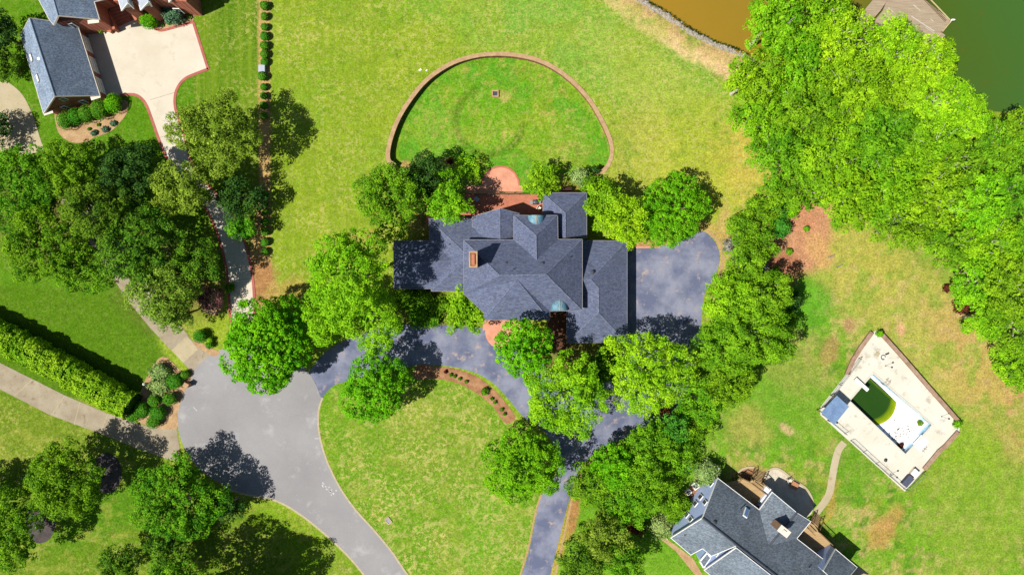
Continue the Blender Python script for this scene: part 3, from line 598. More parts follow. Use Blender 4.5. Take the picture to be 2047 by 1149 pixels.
def trunk_mesh(bm, r, h, rx, ry, zc, rz, L, rad, limbs=6, reach=0.95, ntw=2):
    top = Vector((r.normal(0, 0.15), r.normal(0, 0.15), zc+rz*0.25)); add_tube(bm, (0, 0, -0.3), (0, 0, 0.25), rad*1.5, rad*1.1, 8)
    pts = [Vector((0, 0, 0.25)), Vector((r.normal(0, .1), r.normal(0, .1), zc*0.45)), top]
    add_tube(bm, pts[0], pts[1], rad*1.1, rad*0.8, 8); add_tube(bm, pts[1], pts[2], rad*0.8, rad*0.35, 8)
    for (lx, ly, lz, ls) in L[1:limbs+1]:
        e = Vector((lx*rx*reach, ly*ry*reach, zc+(lz+ls*0.45)*rz)); s = pts[1].lerp(pts[2], 0.1+0.6*r.rand()); mid = s.lerp(e, 0.5)+Vector((0, 0, -0.1*rz))
        add_tube(bm, s, mid, rad*0.42, rad*0.26, 6); add_tube(bm, mid, e, rad*0.26, rad*0.10, 5)
        for k in range(ntw):
            e2 = e+Vector((r.normal(0, 1)*ls*rx*0.5, r.normal(0, 1)*ls*ry*0.5, ls*rz*(0.3+0.4*r.rand()))); add_tube(bm, mid.lerp(e, 0.6), e2, rad*0.12, rad*0.05, 4)
def tree(px, py, rpx, h, kind, label, ry=None, rot=0.0, name='tree', cat='tree', group=None, dens=1.0, bark=None, gz=0.0, mk=None, cdep=None):
    SEED[0] += 1; r = np.random.RandomState(SEED[0]*7+3)
    K = KINDS[mk or kind]; zc = h*0.62+gz; k = (H-zc)/F; rx = rpx*k; ryy = (ry or rpx)*k
    rz = cdep or min(h*0.46, max(rx, ryy)*1.0)
    zc = gz+h-rz*0.80; b = W(px, py, zc); root = empty(name, (b.x, b.y, gz), label, cat, group, rot)
    C, N, TN, L = crown_points(r, rx*0.98, ryy*0.98, zc-gz, rz, K, dens)
    C[:, 2] = np.maximum(C[:, 2], 0.15)
    sz = np.full((len(C), 1), K['ls']*(0.8 if rx < 2.2 else 1.0)); sz[-BIG[0]:] *= 2.0 if rx > 2.2 else 1.5
    V = leaves(C, N, None, sz, r, K['tilt'], 0.6)
    me = mesh_quads('crown', V, TN); link('crown', me, LEAF[kind], root)
    bm = bmesh.new(); pale = bark is BARKW
    trunk_mesh(bm, r, h, rx, ryy, zc-gz, rz, L, max(0.07, min(0.34, rx*0.065)), 7, 0.97 if pale else 0.88, 3 if pale else 1)
    me = bpy.data.meshes.new('trunk'); bm.to_mesh(me); bm.free(); link('trunk', me, bark or BARK, root)
    return root
def shrub(px, py, rpx, h, kind, label, name='shrub', cat='shrub', group=None, ry=None, gz=0.0, trimmed=False, core=0.8, fac=1.0, rot=0.0):
    """dense low plant: one mesh of leaves around a solid twiggy core"""
    SEED[0] += 1; r = np.random.RandomState(SEED[0]*5+1); k = (H-h*0.5)/F; rx = rpx*k; ryy = (ry or rpx)*k
    b = W(px, py, gz+h*0.5); n = int(fac*(260 if trimmed else 200)*(rx*ryy+rx*h*0.6)) + 60
    v = norm(r.normal(0, 1, (n, 3))); v[:, 2] = np.where(v[:, 2] < -0.5, -v[:, 2], v[:, 2])
    lump = 1+(0.03 if trimmed else 0.22)*np.sin(v[:, 0]*5+SEED[0])*np.sin(v[:, 1]*6+1.3*SEED[0])*1.0
    rr = (0.93+0.1*r.rand(n)) if trimmed else (0.70+0.38*r.rand(n)); rr = rr*lump
    C = np.stack([v[:, 0]*rx*rr, v[:, 1]*ryy*rr, h*0.5+v[:, 2]*h*0.5*rr], -1)
    V = leaves(C, v+np.array([0, 0, 0.2]), None, 0.17 if trimmed else 0.27, r, 0.35 if trimmed else 0.55, 0.65)
    TN = np.clip(r.normal(0.5, 0.22, n), 0, 1)
    me = mesh_quads(name, V, TN)
    bm = bmesh.new(); bm.from_mesh(me)
    la = bm.verts.layers.float.get('tone')
    i0 = len(bm.verts); add_ico(bm, (0, 0, h*0.5), (rx*core, ryy*core, h*0.5*core), 2, SEED[0], 0.1)
    bm.verts.ensure_lookup_table()
    for i in range(i0, len(bm.verts)): bm.verts[i][la] = 0.2
    bm.to_mesh(me); bm.free()
    o = link(name, me, LEAF[kind]); o.location = (b.x, b.y, gz); o.rotation_euler = (0, 0, rot)
    return tag(o, label, cat, group)

GR = 'lime green trees in the grove along the lake'
for a in [
 # lake grove, top right
 (1545, 45, 62, 12, 'lime', 'lime green tree at the top left tip of the lake grove, overhanging brown water'),
 (1505, 150, 52, 12, 'lime', 'lime green tree at the west edge of the grove just below the stony shore'),
 (1640, 40, 66, 12.5, 'lime', 'bright green tree at the top edge between the brown water and the dock walkway'),
 (1690, 95, 64, 13, 'limey', 'yellow lime tree whose crown covers the foot of the wooden dock walkway'),
 (1780, 92, 58, 13, 'limey', 'yellow lime tree leaning over the lower left side of the wooden dock'),
 (1852, 130, 52, 12.5, 'limey', 'yellow lime tree touching the bottom corner of the wooden dock beside green water'),
 (1580, 130, 64, 12, 'lime', 'lime green tree second inland from the grove west tip, pale limbs showing'),
 (1520, 235, 60, 11.5, 'lime', 'lime green tree on the west grove edge facing the open lawn, middle height'),
 (1615, 225, 68, 13, 'grove', 'deep lime tree inside the grove with dark gaps at its west side'),
 (1700, 185, 66, 13.5, 'lime', 'bright lime tree in the middle of the upper grove below the dock walkway'),
 (1785, 185, 64, 13, 'lime', 'lime tree with white forked limbs in the middle of the grove'),
 (1875, 205, 62, 13, 'limey', 'yellowest tree on the grove shoreline where green water begins'),
 (1925, 240, 48, 12, 'limey', 'yellow lime tree at the point of the grove jutting into green water'),
 (1560, 305, 62, 11, 'grove', 'green tree on the grove west edge above the shrub belt by the lawn'),
 (1655, 315, 68, 12.5, 'lime', 'broad lime tree at the heart of the grove, south west quarter'),
 (1745, 275, 68, 13.5, 'grove', 'broad lime tree at the very centre of the grove'),
 (1835, 290, 66, 13, 'lime', 'lime tree east of the grove centre with thin white limbs'),
 (1610, 385, 52, 10, 'grove', 'green tree at the grove south west corner above the bare red soil'),
 (1690, 395, 60, 11.5, 'lime', 'lime tree on the grove south edge between red soil and dry grass'),
 (1775, 375, 64, 12, 'lime', 'lime tree with dark hollows behind the grove south edge'),
 (1560, 385, 34, 7, 'grove', 'smaller green tree at the foot of the grove beside the two young bushes'),
 (1990, 300, 60, 12, 'grove', 'green tree with bare white branches by the lake at the right edge'),
 (1905, 330, 58, 12, 'belt', 'dull lime tree with pale dead twigs below the grove shoreline'),
 (2045, 270, 50, 12, 'grove', 'tree half cut off by the right edge just below the green lake'),
 (1862, 400, 60, 11.5, 'lime', 'lime tree in the inner bend where the grove turns down the right side'),
 (1800, 455, 56, 10, 'grove', 'low green tree on the dry grass edge at the inner corner of the grove'),
 (1950, 400, 62, 12, 'feather', 'mid green tree with black gaps around it, upper right woods'),
 (2035, 390, 58, 12, 'oakmid', 'dark green tree at the right edge with deep black hollows to its left'),
 (1895, 480, 56, 8.5, 'belt', 'green tree at the wood edge above the long dry lawn, north end'),
 (1975, 485, 60, 11.5, 'feather', 'round light crowned tree ringed by black shade in the right woods'),
 (2045, 480, 50, 11, 'belt', 'tree cut off by the right edge level with the middle of the right woods'),
 (1945, 560, 54, 7.5, 'feather', 'bright tree on the wood edge directly above the dark red bush'),
 (2015, 570, 62, 11, 'belt', 'broad green tree in the right woods behind the dark red bush'),
 (1965, 635, 48, 6, 'feather', 'green tree on the wood edge directly below the dark red bush'),
 (2035, 655, 58, 8, 'belt', 'green tree at the right edge above the bare clay patch'),
 (2020, 730, 44, 5, 'feather', 'green tree at the lower end of the right woods beside a small red bush'),
 (2050, 745, 38, 6, 'belt', 'last tree of the right woods, cut by the frame edge above the clay'),
]:
    a = list(a); a[3] *= 0.86+0.28*random.Random(int(a[0]*31+a[1])).random()
    tree(*a, group=GR if a[4] in ('lime', 'limey', 'grove') else None, bark=BARKW, dens=1.0 if a[2] > 50 else 1.1)
for a in [
 # left cluster
 (55, 375, 88, 12, 'oakmid', 'large mid green tree at the left edge, above the lawn of the long hedge'),
 (150, 335, 62, 11, 'oakmid', 'green tree just below the round shrub bed of the brick house'),
 (95, 490, 88, 12, 'oakmid', 'widest green tree of the left cluster, reaching down to the shaded lawn'),
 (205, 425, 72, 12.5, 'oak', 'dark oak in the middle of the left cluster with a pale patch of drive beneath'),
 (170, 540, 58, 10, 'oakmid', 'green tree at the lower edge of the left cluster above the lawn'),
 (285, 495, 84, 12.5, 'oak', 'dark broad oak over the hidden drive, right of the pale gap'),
 (262, 352, 62, 10, 'dark', 'dark tree added for the shadow on the grass between the shrub bed and the brick edged drive'),  # added crown, stands in for a shadow on the grass
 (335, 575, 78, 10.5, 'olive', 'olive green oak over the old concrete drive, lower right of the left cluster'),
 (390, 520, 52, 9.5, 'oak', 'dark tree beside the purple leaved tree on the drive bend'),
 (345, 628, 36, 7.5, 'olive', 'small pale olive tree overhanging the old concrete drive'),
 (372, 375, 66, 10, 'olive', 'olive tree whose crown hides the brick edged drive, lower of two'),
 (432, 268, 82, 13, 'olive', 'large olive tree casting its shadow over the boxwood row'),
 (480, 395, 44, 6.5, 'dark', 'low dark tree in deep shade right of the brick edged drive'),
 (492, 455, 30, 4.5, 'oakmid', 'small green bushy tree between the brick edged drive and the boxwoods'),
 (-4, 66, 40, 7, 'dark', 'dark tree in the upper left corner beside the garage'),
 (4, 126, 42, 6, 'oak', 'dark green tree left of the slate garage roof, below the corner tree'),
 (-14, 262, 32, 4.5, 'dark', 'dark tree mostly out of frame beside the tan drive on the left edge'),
 (424, 595, 27, 4.5, 'purple', 'small purple brown ornamental tree in a mulch ring by the brick edged drive'),
 # centre
 (538, 690, 106, 10, 'maple', 'large dense round maple beside the turning circle'),
 (694, 545, 84, 18, 'feather', 'tall yellow green tree beside the west wing of the main house'),
 (655, 630, 58, 10.5, 'feather', 'feathery yellow green tree between the round maple and the house drive'),
 (748, 640, 70, 11, 'feather', 'feathery yellow green tree over the entrance of the house drive'),
 (755, 772, 80, 9, 'round', 'bright rounded tree at the top of the grass island'),
 (780, 402, 76, 10, 'oakmid', 'broad dark green tree at the west end of the garden wall'),
 (850, 352, 40, 7, 'dark', 'shaded dark tree between the garden wall end and the terrace'),
 (893, 362, 28, 6.0, 'round', 'bright small tree behind the terrace, upper of a stacked pair'),
 (898, 406, 40, 8, 'lime', 'bright lumpy tree touching the west end of the brick terrace'),
 (1048, 925, 82, 9.5, 'round', 'round bright green tree on the island by the narrow drive'),
 (1052, 695, 62, 12.5, 'maple', 'deep green tree at the front door of the main house'),
 (1122, 785, 88, 12, 'feather', 'wide feathery yellow green tree in front of the main house'),
 (1196, 738, 36, 5.0, 'oak', 'dark low tree in shade against the front of the east wing'),
 (1292, 742, 96, 11.5, 'limey', 'bright yellow open crowned tree below the parking court'),
 (1208, 408, 44, 8, 'lime', 'bright tree behind the north east wing, nearest its wall'),
 (1252, 440, 54, 9, 'limey', 'yellow green tree above the east wing, between two others'),
 (1338, 422, 80, 7.2, 'round', 'large glossy tree above the parking court'),
 (930, 625, 42, 6, 'lime', 'bright bushy tree in the notch left of the front door'),
 # shrub belt and wood right of the parking court
 (1478, 462, 32, 5, 'belt', 'green tree in the belt right of the parking court, near grey dead twigs'),
 (1515, 425, 30, 4.5, 'belt', 'small green tree at the top of the belt below the grove'),
 (1520, 488, 30, 5.5, 'belt', 'green tree in the belt left of the bare red soil'),
 (1485, 525, 42, 7.5, 'belt', 'green tree in the belt where it widens beside the parking court'),
 (1462, 600, 58, 9, 'feather', 'green tree overhanging the right side of the parking court'),
 (1530, 590, 54, 9.5, 'belt', 'green tree left of the shaded red soil, at the east side of the belt'),
 (1500, 665, 82, 10.5, 'belt', 'largest tree of the belt between parking court and pool lawn'),
 (1430, 690, 52, 9, 'belt', 'green tree at the lower right corner of the parking court'),
 (1455, 765, 52, 8, 'belt', 'green tree at the lower end of the belt above the small conifer'),
 (1400, 800, 48, 7, 'belt', 'low spreading tree between the yellow tree and the pool lawn'),
 (1345, 850, 30, 7, 'juniper', 'small dark edged conifer beside the lower drive bend'),
 (1395, 850, 30, 4, 'belt', 'low green tree right of the small conifer'),
 # wood between narrow drive and blue house
 (1300, 890, 52, 8, 'grove', 'green tree below the lower drive bend and its conifer'),
 (1228, 930, 50, 8, 'round', 'green tree on the inner side of the narrow drive bend'),
 (1180, 968, 42, 7, 'oakmid', 'dark green tree at the edge of the narrow drive'),
 (1290, 955, 52, 8, 'belt', 'yellow green tree in the middle of the wood left of the blue house'),
 (1352, 905, 38, 6, 'belt', 'yellow green tree above the blue garden cloth'),
 (1255, 1005, 46, 7, 'belt', 'low green tree in the south part of the wood by the narrow drive'),
 (1335, 985, 32, 5, 'belt', 'small green tree just left of the two air conditioners'),
 (1210, 1070, 56, 8.5, 'olive', 'olive tree at the bottom edge right of the narrow drive'),
 (1160, 1128, 48, 7.5, 'oak', 'dark tree cut by the bottom edge nearest the narrow drive'),
 (1248, 1120, 40, 8, 'oakmid', 'green tree cut by the bottom edge below the dark red bush'),
 # lower left
 (140, 962, 82, 10.5, 'oakmid', 'round green tree on the left lower lawn with a darkened mulch ring to its right'),
 (358, 1000, 98, 8.8, 'oakmid', 'large light green tree whose shadow falls on the road'),
 (22, 1060, 82, 10.5, 'oakmid', 'green tree at the left edge above the bottom corner'),
 (-30, 985, 46, 5.5, 'oak', 'dark tree mostly off the left edge above the corner tree'),
 (345, 1090, 44, 7, 'oak', 'dark green tree near the bottom edge under the large light tree'),
 (240, 1125, 42, 7, 'oak', 'dark tree touching the bottom edge, left of the shaded group'),
 (330, 1150, 40, 7, 'oakmid', 'green tree cut by the bottom edge in the shaded group'),
 (378, 1205, 104, 15, 'oakmid', 'tree below the frame whose crown top meets the bottom edge, casting the big lawn shadow'),
 (452, 1228, 92, 14, 'oak', 'dark tree below the frame at the bottom edge nearest the road bend'),
 (455, 1010, 30, 6, 'dark', 'small dark tree in the shade where the road bends'),
]:
    tree(*a, dens=1.0 if a[2] > 50 else 1.15)
tree(934, 336, 27, 3.6, 'limey', 'small lime tree beside the round lower patio', gz=LOWZ, dens=1.2)
tree(1086, 362, 33, 4.6, 'lime', 'lime tree with glossy dark side at the edge of the lower patio', gz=LOWZ*0.6, dens=1.2)
shrub(1160, 355, 20, 2.6, 'pale', 'pale greyish green bush behind the north east wing', gz=0.0)
shrub(1180, 372, 22, 3, 'oakmid', 'dark green bush right of the pale bush, behind the north east wing')
shrub(1190, 340, 9, 1.0, 'dark', 'small dark bush at the east end of the curved wall', gz=0.0)
shrub(900, 322, 6, 0.8, 'redbush', 'tiny dark bush in a bare oval bed inside the sunken lawn', gz=LOWZ)
# under the left wing: shade shrubs
for x, y, r_, lb in [(815, 600, 26, 'dark shade shrub under the west wing eave, leftmost'), (848, 598, 24, 'dark shade shrub under the west wing eave, middle'), (875, 612, 22, 'dark shade shrub beside the bright bushy tree at the front'), (840, 632, 26, 'dark shade shrub at the edge of the house drive'), (866, 640, 16, 'small shade shrub where the house drive begins')]:
    shrub(x, y, r_, 1.6, 'oakmid', lb, group='shade shrubs in front of the west wing')
for x, y, r_, h, k, lb in [
 (1555, 423, 20, 3, 'juniper', 'young green bush at the edge of the red soil, upper of two'), (1580, 422, 17, 2.4, 'feather', 'young green bush on the red soil, right of its twin'),
 (1558, 457, 22, 3, 'juniper', 'young green bush left of the red soil below the pair'), (1548, 547, 14, 1.8, 'oakmid', 'small green bush on shaded red soil'),
 (1612, 457, 6, 0.8, 'grove', 'tiny bush alone on the red soil, upper one'), (1578, 503, 7, 0.8, 'grove', 'tiny bush alone on the red soil, lower one'),
 (1565, 640, 26, 4, 'oakmid', 'dark bush at the east rim of the belt facing the pool lawn'), (1580, 600, 24, 4, 'dark', 'dark bush below the red soil patch'),
 (1545, 700, 26, 3.5, 'oakmid', 'dark bush at the south east rim of the belt'),
 (1460, 492, 15, 1.6, 'gray', 'grey dead bush beside the parking court'), (1527, 535, 12, 1.6, 'gray', 'grey dead bush at the edge of the red soil'), (1475, 512, 12, 1.6, 'gray', 'grey dead twigs inside the green belt'),
 (1922, 613, 15, 2.6, 'redbush', 'dark red bush at the wood edge over dry grass'), (2000, 733, 13, 2.2, 'redbush', 'smaller dark red bush near the lower right woods'),
 (1893, 576, 8, 1.0, 'redbush', 'little dark red bush on the wood edge, uppermost'),
 (1270, 1050, 20, 2.6, 'redbush', 'dark red bush in the small wood left of the blue house'), (1330, 822, 12, 3, 'redbush', 'dark reddish bush just above the small conifer'),
 (1412, 945, 27, 3.4, 'pale', 'pale green bush against the corner of the blue house'), (1348, 1020, 26, 3, 'grove', 'yellow green bush below the air conditioners'),
 (1322, 1052, 26, 2.6, 'pale', 'pale spreading bush at the west corner of the blue house'), (1372, 1010, 14, 2.4, 'grove', 'small green bush against the blue gable wall'),
 (1758, 667, 7, 1.4, 'lime', 'leafy plant in the top corner of the pool deck'), (1914, 847, 9, 1.2, 'lime', 'leafy plant in the right corner of the pool deck'),
 (318, 745, 22, 1.6, 'pale', 'spiky pale ornamental grass, upper one beside the lamp post'), (318, 770, 22, 1.6, 'pale', 'spiky pale ornamental grass, lower one beside the lamp post'),
 (460, 575, 10, 1.0, 'oakmid', 'small plant at the edge of the brick edged drive'),
 (490, 20, 0.1, 0.1, 'box', ''),
]:
    if lb: shrub(x, y, r_, h, k, lb)
# clipped shrubs by the turning circle
for x, y, r_, lb in [(349, 762, 17, 'largest clipped round bush beside the mailbox pillar'), (370, 748, 9, 'small oval clipped bush at the drive corner beside the mailbox pillar'), (340, 797, 14, 'clipped round bush in the mulch bed beside the turning circle'),
                     (309, 800, 13, 'clipped round bush between the hedge end and the turning circle'), (315, 825, 17, 'tall dark clipped bush at the lower end of the mulch bed'), (307, 843, 14, 'loose green bush at the tip of the bed beside the bottom drive'), (283, 818, 17, 'round bush touching the lower end of the long hedge'), (268, 830, 14, 'small bush under the lower end of the long hedge'),
                     (400, 672, 14, 'clipped round bush right of the old concrete drive'), (419, 690, 8, 'small clipped bush under the round maple beside the drive mouth'), (420, 680, 6, 'yellowish little bush under the round maple')]:
    shrub(x, y, r_, 1.9 if r_ > 12 else 1.2, 'box' if 'yellow' not in lb else 'limey', lb, name='clipped_bush', cat='bush', trimmed=True)
# shrub bed of the brick house
for x, y, r_, lb in [(131, 241, 18, 'round foundation bush, leftmost in the row under the garage gable'), (152, 233, 16, 'round foundation bush, second from left under the garage gable'), (174, 228, 17, 'round foundation bush, middle of the row under the garage gable'), (199, 219, 19, 'round foundation bush, second from right under the garage gable'), (226, 207, 19, 'bright round bush at the garage corner by the concrete drive')]:
    shrub(x, y, r_*0.9, 2.4, 'box' if x < 220 else 'maple', lb, name='round_bush', cat='bush', trimmed=True, group='round bushes under the garage gable' if x < 220 else None, ry=r_*1.1)
shrub(297, 41, 18, 2.4, 'maple', 'bright round bush beside the brick steps', name='round_bush', cat='bush', trimmed=True)
shrub(345, 29, 23, 2.4, 'bluish', 'loose grey green bush against the brick house wall')
for x, y, r_, lb in [(188, 266, 6, 'dwarf bluish plant in the shrub bed, left'), (210, 259, 7, 'dwarf bluish plant in the shrub bed, middle'), (226, 247, 6, 'dwarf bluish plant in the shrub bed, right')]:
    shrub(x, y, r_, 0.6, 'bluish', lb, name='dwarf_plant', cat='plant')
for i, (x, y) in enumerate([(325, 51), (336, 47), (370, 37), (381, 35), (378, 29), (197, 250), (178, 258)]):
    shrub(x, y, 3, 0.35, 'oakmid', ['tiny plant left of a pair by the bright round bush', 'tiny plant right of a pair beside the bright round bush', 'tiny plant between the grey green bush and the drive corner', 'tiny plant nearest the brick edged drive corner', 'tiny plant behind the drive corner, closest to the brick wall', 'tiny green plant above the dwarf bluish plants, right', 'tiny green plant above the dwarf bluish plants, left'][i], name='seedling', cat='plant', group='tiny plants in pale mulch')
shrub(200, 57, 9, 1.0, 'oakmid', 'shaded bush in the corner between garage and brick steps'); shrub(213, 30, 8, 1.0, 'dark', 'dark bush in the brick planter beside the steps')
for i, (x, y) in enumerate([(891, 743), (901, 749), (909, 752), (919, 757), (932, 763)]):
    shrub(x, y, 3.2, 0.5, 'redbush' if i == 0 else 'oakmid', ['dark tiny shrub at the upper left start of the crescent bed', 'second tiny shrub from the upper left of the crescent bed', 'third tiny shrub from the upper left of the crescent bed', 'fourth tiny shrub from the upper left of the crescent bed', 'tiny shrub just before the largest one in the crescent bed'][i], name='small_shrub', cat='shrub', group='tiny shrubs in the crescent bed')
shrub(969, 782, 8, 1.0, 'oakmid', 'largest little shrub in the crescent mulch bed', name='small_shrub')
for i, (x, y) in enumerate([(983, 797), (989, 804), (1003, 818), (1008, 828)]):
    shrub(x, y, 3.2, 0.5, 'oakmid', ['tiny shrub just after the largest one in the crescent bed', 'tiny shrub third from the lower end of the crescent bed', 'tiny shrub second from the lower end of the crescent bed', 'last tiny shrub at the lower end of the crescent bed'][i], name='small_shrub', cat='shrub', group='tiny shrubs at the lower end of the crescent bed')
# boxwood row: one shrub, copied
BY = [-8, 12, 33, 54, 73, 92, 109, 124.5, 153, 174, 191.5, 211, 232, 388, 406, 423.5, 443.5, 463, 484, 503]
BR = [8.5, 9.5, 8.5, 8, 9.2, 9.5, 9, 8.5, 9.7, 7.6, 7.8, 8.5, 8, 6.5, 6.8, 7.2, 8.6, 9, 9, 8]
box0 = None
for i, (y, r_) in enumerate(zip(BY, BR)):
    x = 527 + (2 if y < 130 else 0) + (3 if y > 380 else 0) + (-2 if 150 < y < 160 else 0)
    if i < 2: w = 'at the very top of the straight row beside the large lawn'
    lb = (['boxwood ball cut through by the top edge at the head of the row', 'boxwood ball first in full view at the top of the straight row', 'boxwood ball third from the photo top in the straight row', 'boxwood ball fourth from the photo top in the straight row', 'boxwood ball fourth above the white utility box', 'boxwood ball third above the white utility box', 'boxwood ball second above the white utility box', 'boxwood ball directly above and touching the white utility box',
           'large boxwood ball directly below the white utility box', 'small boxwood ball second below the white utility box', 'small boxwood ball third below the white utility box', 'boxwood ball at the upper rim of the olive tree shadow', 'boxwood ball inside the shadow of the olive tree',
           'boxwood ball at the lower rim of the tree shadow by the drive', 'small boxwood ball first in the sunny lower run of the row', 'boxwood ball second in the sunny lower run of the row', 'boxwood ball third in the sunny lower run of the row', 'boxwood ball third from the south end of the row', 'boxwood ball second from the south end of the row', 'last boxwood ball of the row, just above the bare soil'])[i]
    gp = 'boxwood balls north of the utility box' if y < 130 else 'boxwood balls south of the utility box' if y < 300 else 'boxwood balls beside the shaded drive'
    if box0 is None:
        box0 = shrub(x, y, 9, 1.25, 'box', lb, name='boxwood', cat='shrub', trimmed=True, group=gp, core=0.93); o = box0
    else:
        o = box0.copy(); COL.objects.link(o); o['label'] = lb; o['group'] = gp
    p = W(x, y, 0.6); o.location = (p.x, p.y, 0); o.rotation_euler = (0, 0, i*1.7); s = r_/9; o.scale = (s*0.98, s*0.98, s)
# long hedge
def hedge():
    line = [(-60, 645), (0, 672), (70, 706), (140, 744), (205, 782), (262, 812)]; h = 3.6; r = np.random.RandomState(5)
    P = [W(x, y, h*0.6) for x, y in line]; Cs = []; Ns = []; bm = bmesh.new()
    for a, b in zip(P[:-1], P[1:]):
        L = (b-a).length; d = (b-a)/L; nrm = Vector((-d.y, d.x, 0)); n = int(L*950)
        t = r.rand(n)*L; u = r.normal(0, 1, (n, 2)); u = u/np.linalg.norm(u, axis=1, keepdims=True); u[:, 1] = np.abs(u[:, 1])
        ph = (a.x+t*d.x)*1.3; along = a.x*d.x+a.y*d.y+t+500; lump = 0.84+0.34*vnoise(along*1.0, u[:, 0]*2.0+20, 1.1, 77)+0.22*vnoise(along, u[:, 0]*2.5+40, 0.45, 78)+0.14*(r.rand(n)-0.5)
        flat = np.sign(u[:, 0])*np.abs(u[:, 0])**0.7; wv = 1.95*flat*lump; hv = h*0.62*u[:, 1]**0.7*lump
        Cs.append(np.stack([a.x+d.x*t+nrm.x*wv, a.y+d.y*t+nrm.y*wv, h*0.38+hv], -1)); Ns.append(np.stack([nrm.x*u[:, 0], nrm.y*u[:, 0], u[:, 1]], -1))
        m = (a+b)/2; add_box(bm, (m.x, m.y, h*0.42), (L*1.02, 2.9, h*0.84), math.atan2(d.y, d.x))
    C = np.concatenate(Cs); N = np.concatenate(Ns); me = mesh_quads('hedge', leaves(C, N, None, 0.30, r, 0.55, 0.6), np.clip(r.normal(.5, .25, len(C)), 0, 1))
    t = empty('hedge', (P[2].x, P[2].y, 0), 'long straight leafy hedge between the shaded lawn and the lower left drive', 'hedge')
    o = link('foliage', me, LEAF['hedge'], t); o.location = -t.location
    me2 = bpy.data.meshes.new('branches'); bm.to_mesh(me2); bm.free(); o = link('branches', me2, LEAF['dark'], t); o.location = -t.location
hedge()

# ------------------------------------------------------------------ buildings
def roof(name, faces, mat, parent, thick=0.22, caps=None, capmat=None, capw=0.07, rim=None, rimw=0.035):
    bm = bmesh.new(); cache = {}; fb = []
    def V(p):
        k = (round(p[0], 1), round(p[1], 1), round(p[2], 2))
        if k not in cache: cache[k] = bm.verts.new(W(*p))
        return cache[k]
    for f in faces:
        ps = [W(*p) for p in f]; n = Vector((0, 0, 0))
        vs = [V(p) for p in f]
        if len(vs) == 3: fb.append(bm.faces.new(vs))
        else:
            for t in tessellate_polygon([[Vector((p.x, p.y, 0)) for p in ps]]):
                try: fb.append(bm.faces.new([vs[k] for k in t]))
                except ValueError: pass
    for f in bm.faces:
        f.normal_update()
        if f.normal.z < 0: f.normal_flip()
    bnd = [e for e in bm.edges if len(e.link_faces) == 1]
    top = list(bm.faces); mp = {v: bm.verts.new(v.co-Vector((0, 0, thick))) for v in list(bm.verts)}
    for e in bnd:
        a, b = e.verts; bm.faces.new((a, b, mp[b], mp[a]))
    for f in top: bm.faces.new([mp[v] for v in reversed(f.verts)])
    rimedges = [(e.verts[0].co.copy(), e.verts[1].co.copy()) for e in bnd]
    o = bm_obj(name, bm, mat, parent)
    if caps:
        bm = bmesh.new()
        for a, b in caps: add_tube(bm, W(*a)+Vector((0, 0, 0.0)), W(*b), capw, capw, 5)
        bm_obj('ridge_cap', bm, capmat or CAP, o)
    if rim:
        bm = bmesh.new()
        for a, b in rimedges:
            if (a-b).length < 0.3: continue
            d = (b-a); m = (a+b)/2; M = Matrix.Translation(m-Vector((0, 0, thick*0.45))) @ d.to_track_quat('X', 'Z').to_matrix().to_4x4() @ Matrix.Diagonal((d.length+rimw, rimw*2, thick*1.1+0.03, 1))
            bmesh.ops.create_cube(bm, size=1.0, matrix=M)
        bm_obj('gutter', bm, rim, o)
    return o
def walls(name, px, ze, mat, parent, d=0.35, z0=-0.2, drop=0.1):
    pts = [W(x, y, ze) for x, y in px]; pts = inset([(p.x, p.y) for p in pts], d); bm = bmesh.new()
    add_prism(bm, pts, z0, ze-drop); return bm_obj(name, bm, mat, parent), pts
def panel(bm, a, b, t0, t1, z0, z1, out=0.04, th=0.06):
    a = Vector(a[:2]); b = Vector(b[:2]); d = (b-a); L = d.length; d /= L; n = Vector((d.y, -d.x)); c = a+d*(t0+t1)/2*L+n*out
    add_box(bm, (c.x, c.y, (z0+z1)/2), ((t1-t0)*L, th, z1-z0), math.atan2(d.y, d.x))
def window(a, b, t0, t1, z0, z1, parent, side=1, mat=None):
    bm = bmesh.new(); panel(bm, a, b, t0, t1, z0, z1, 0.05*side, 0.10); f = bm_obj('window', bm, mat or WHITE, parent)
    L = (Vector(a[:2])-Vector(b[:2])).length; k = 0.12/L; zm = (z0+z1)/2
    bm = bmesh.new(); panel(bm, a, b, t0+k, t1-k, z0+0.12, zm-0.04, 0.10*side, 0.03); panel(bm, a, b, t0+k, t1-k, zm+0.04, z1-0.12, 0.10*side, 0.03); bm_obj('pane', bm, GLASS, f)
    return f
def Zm(zx, zy, z): return (750+zx/2.873, 300+zy/2.873, z)

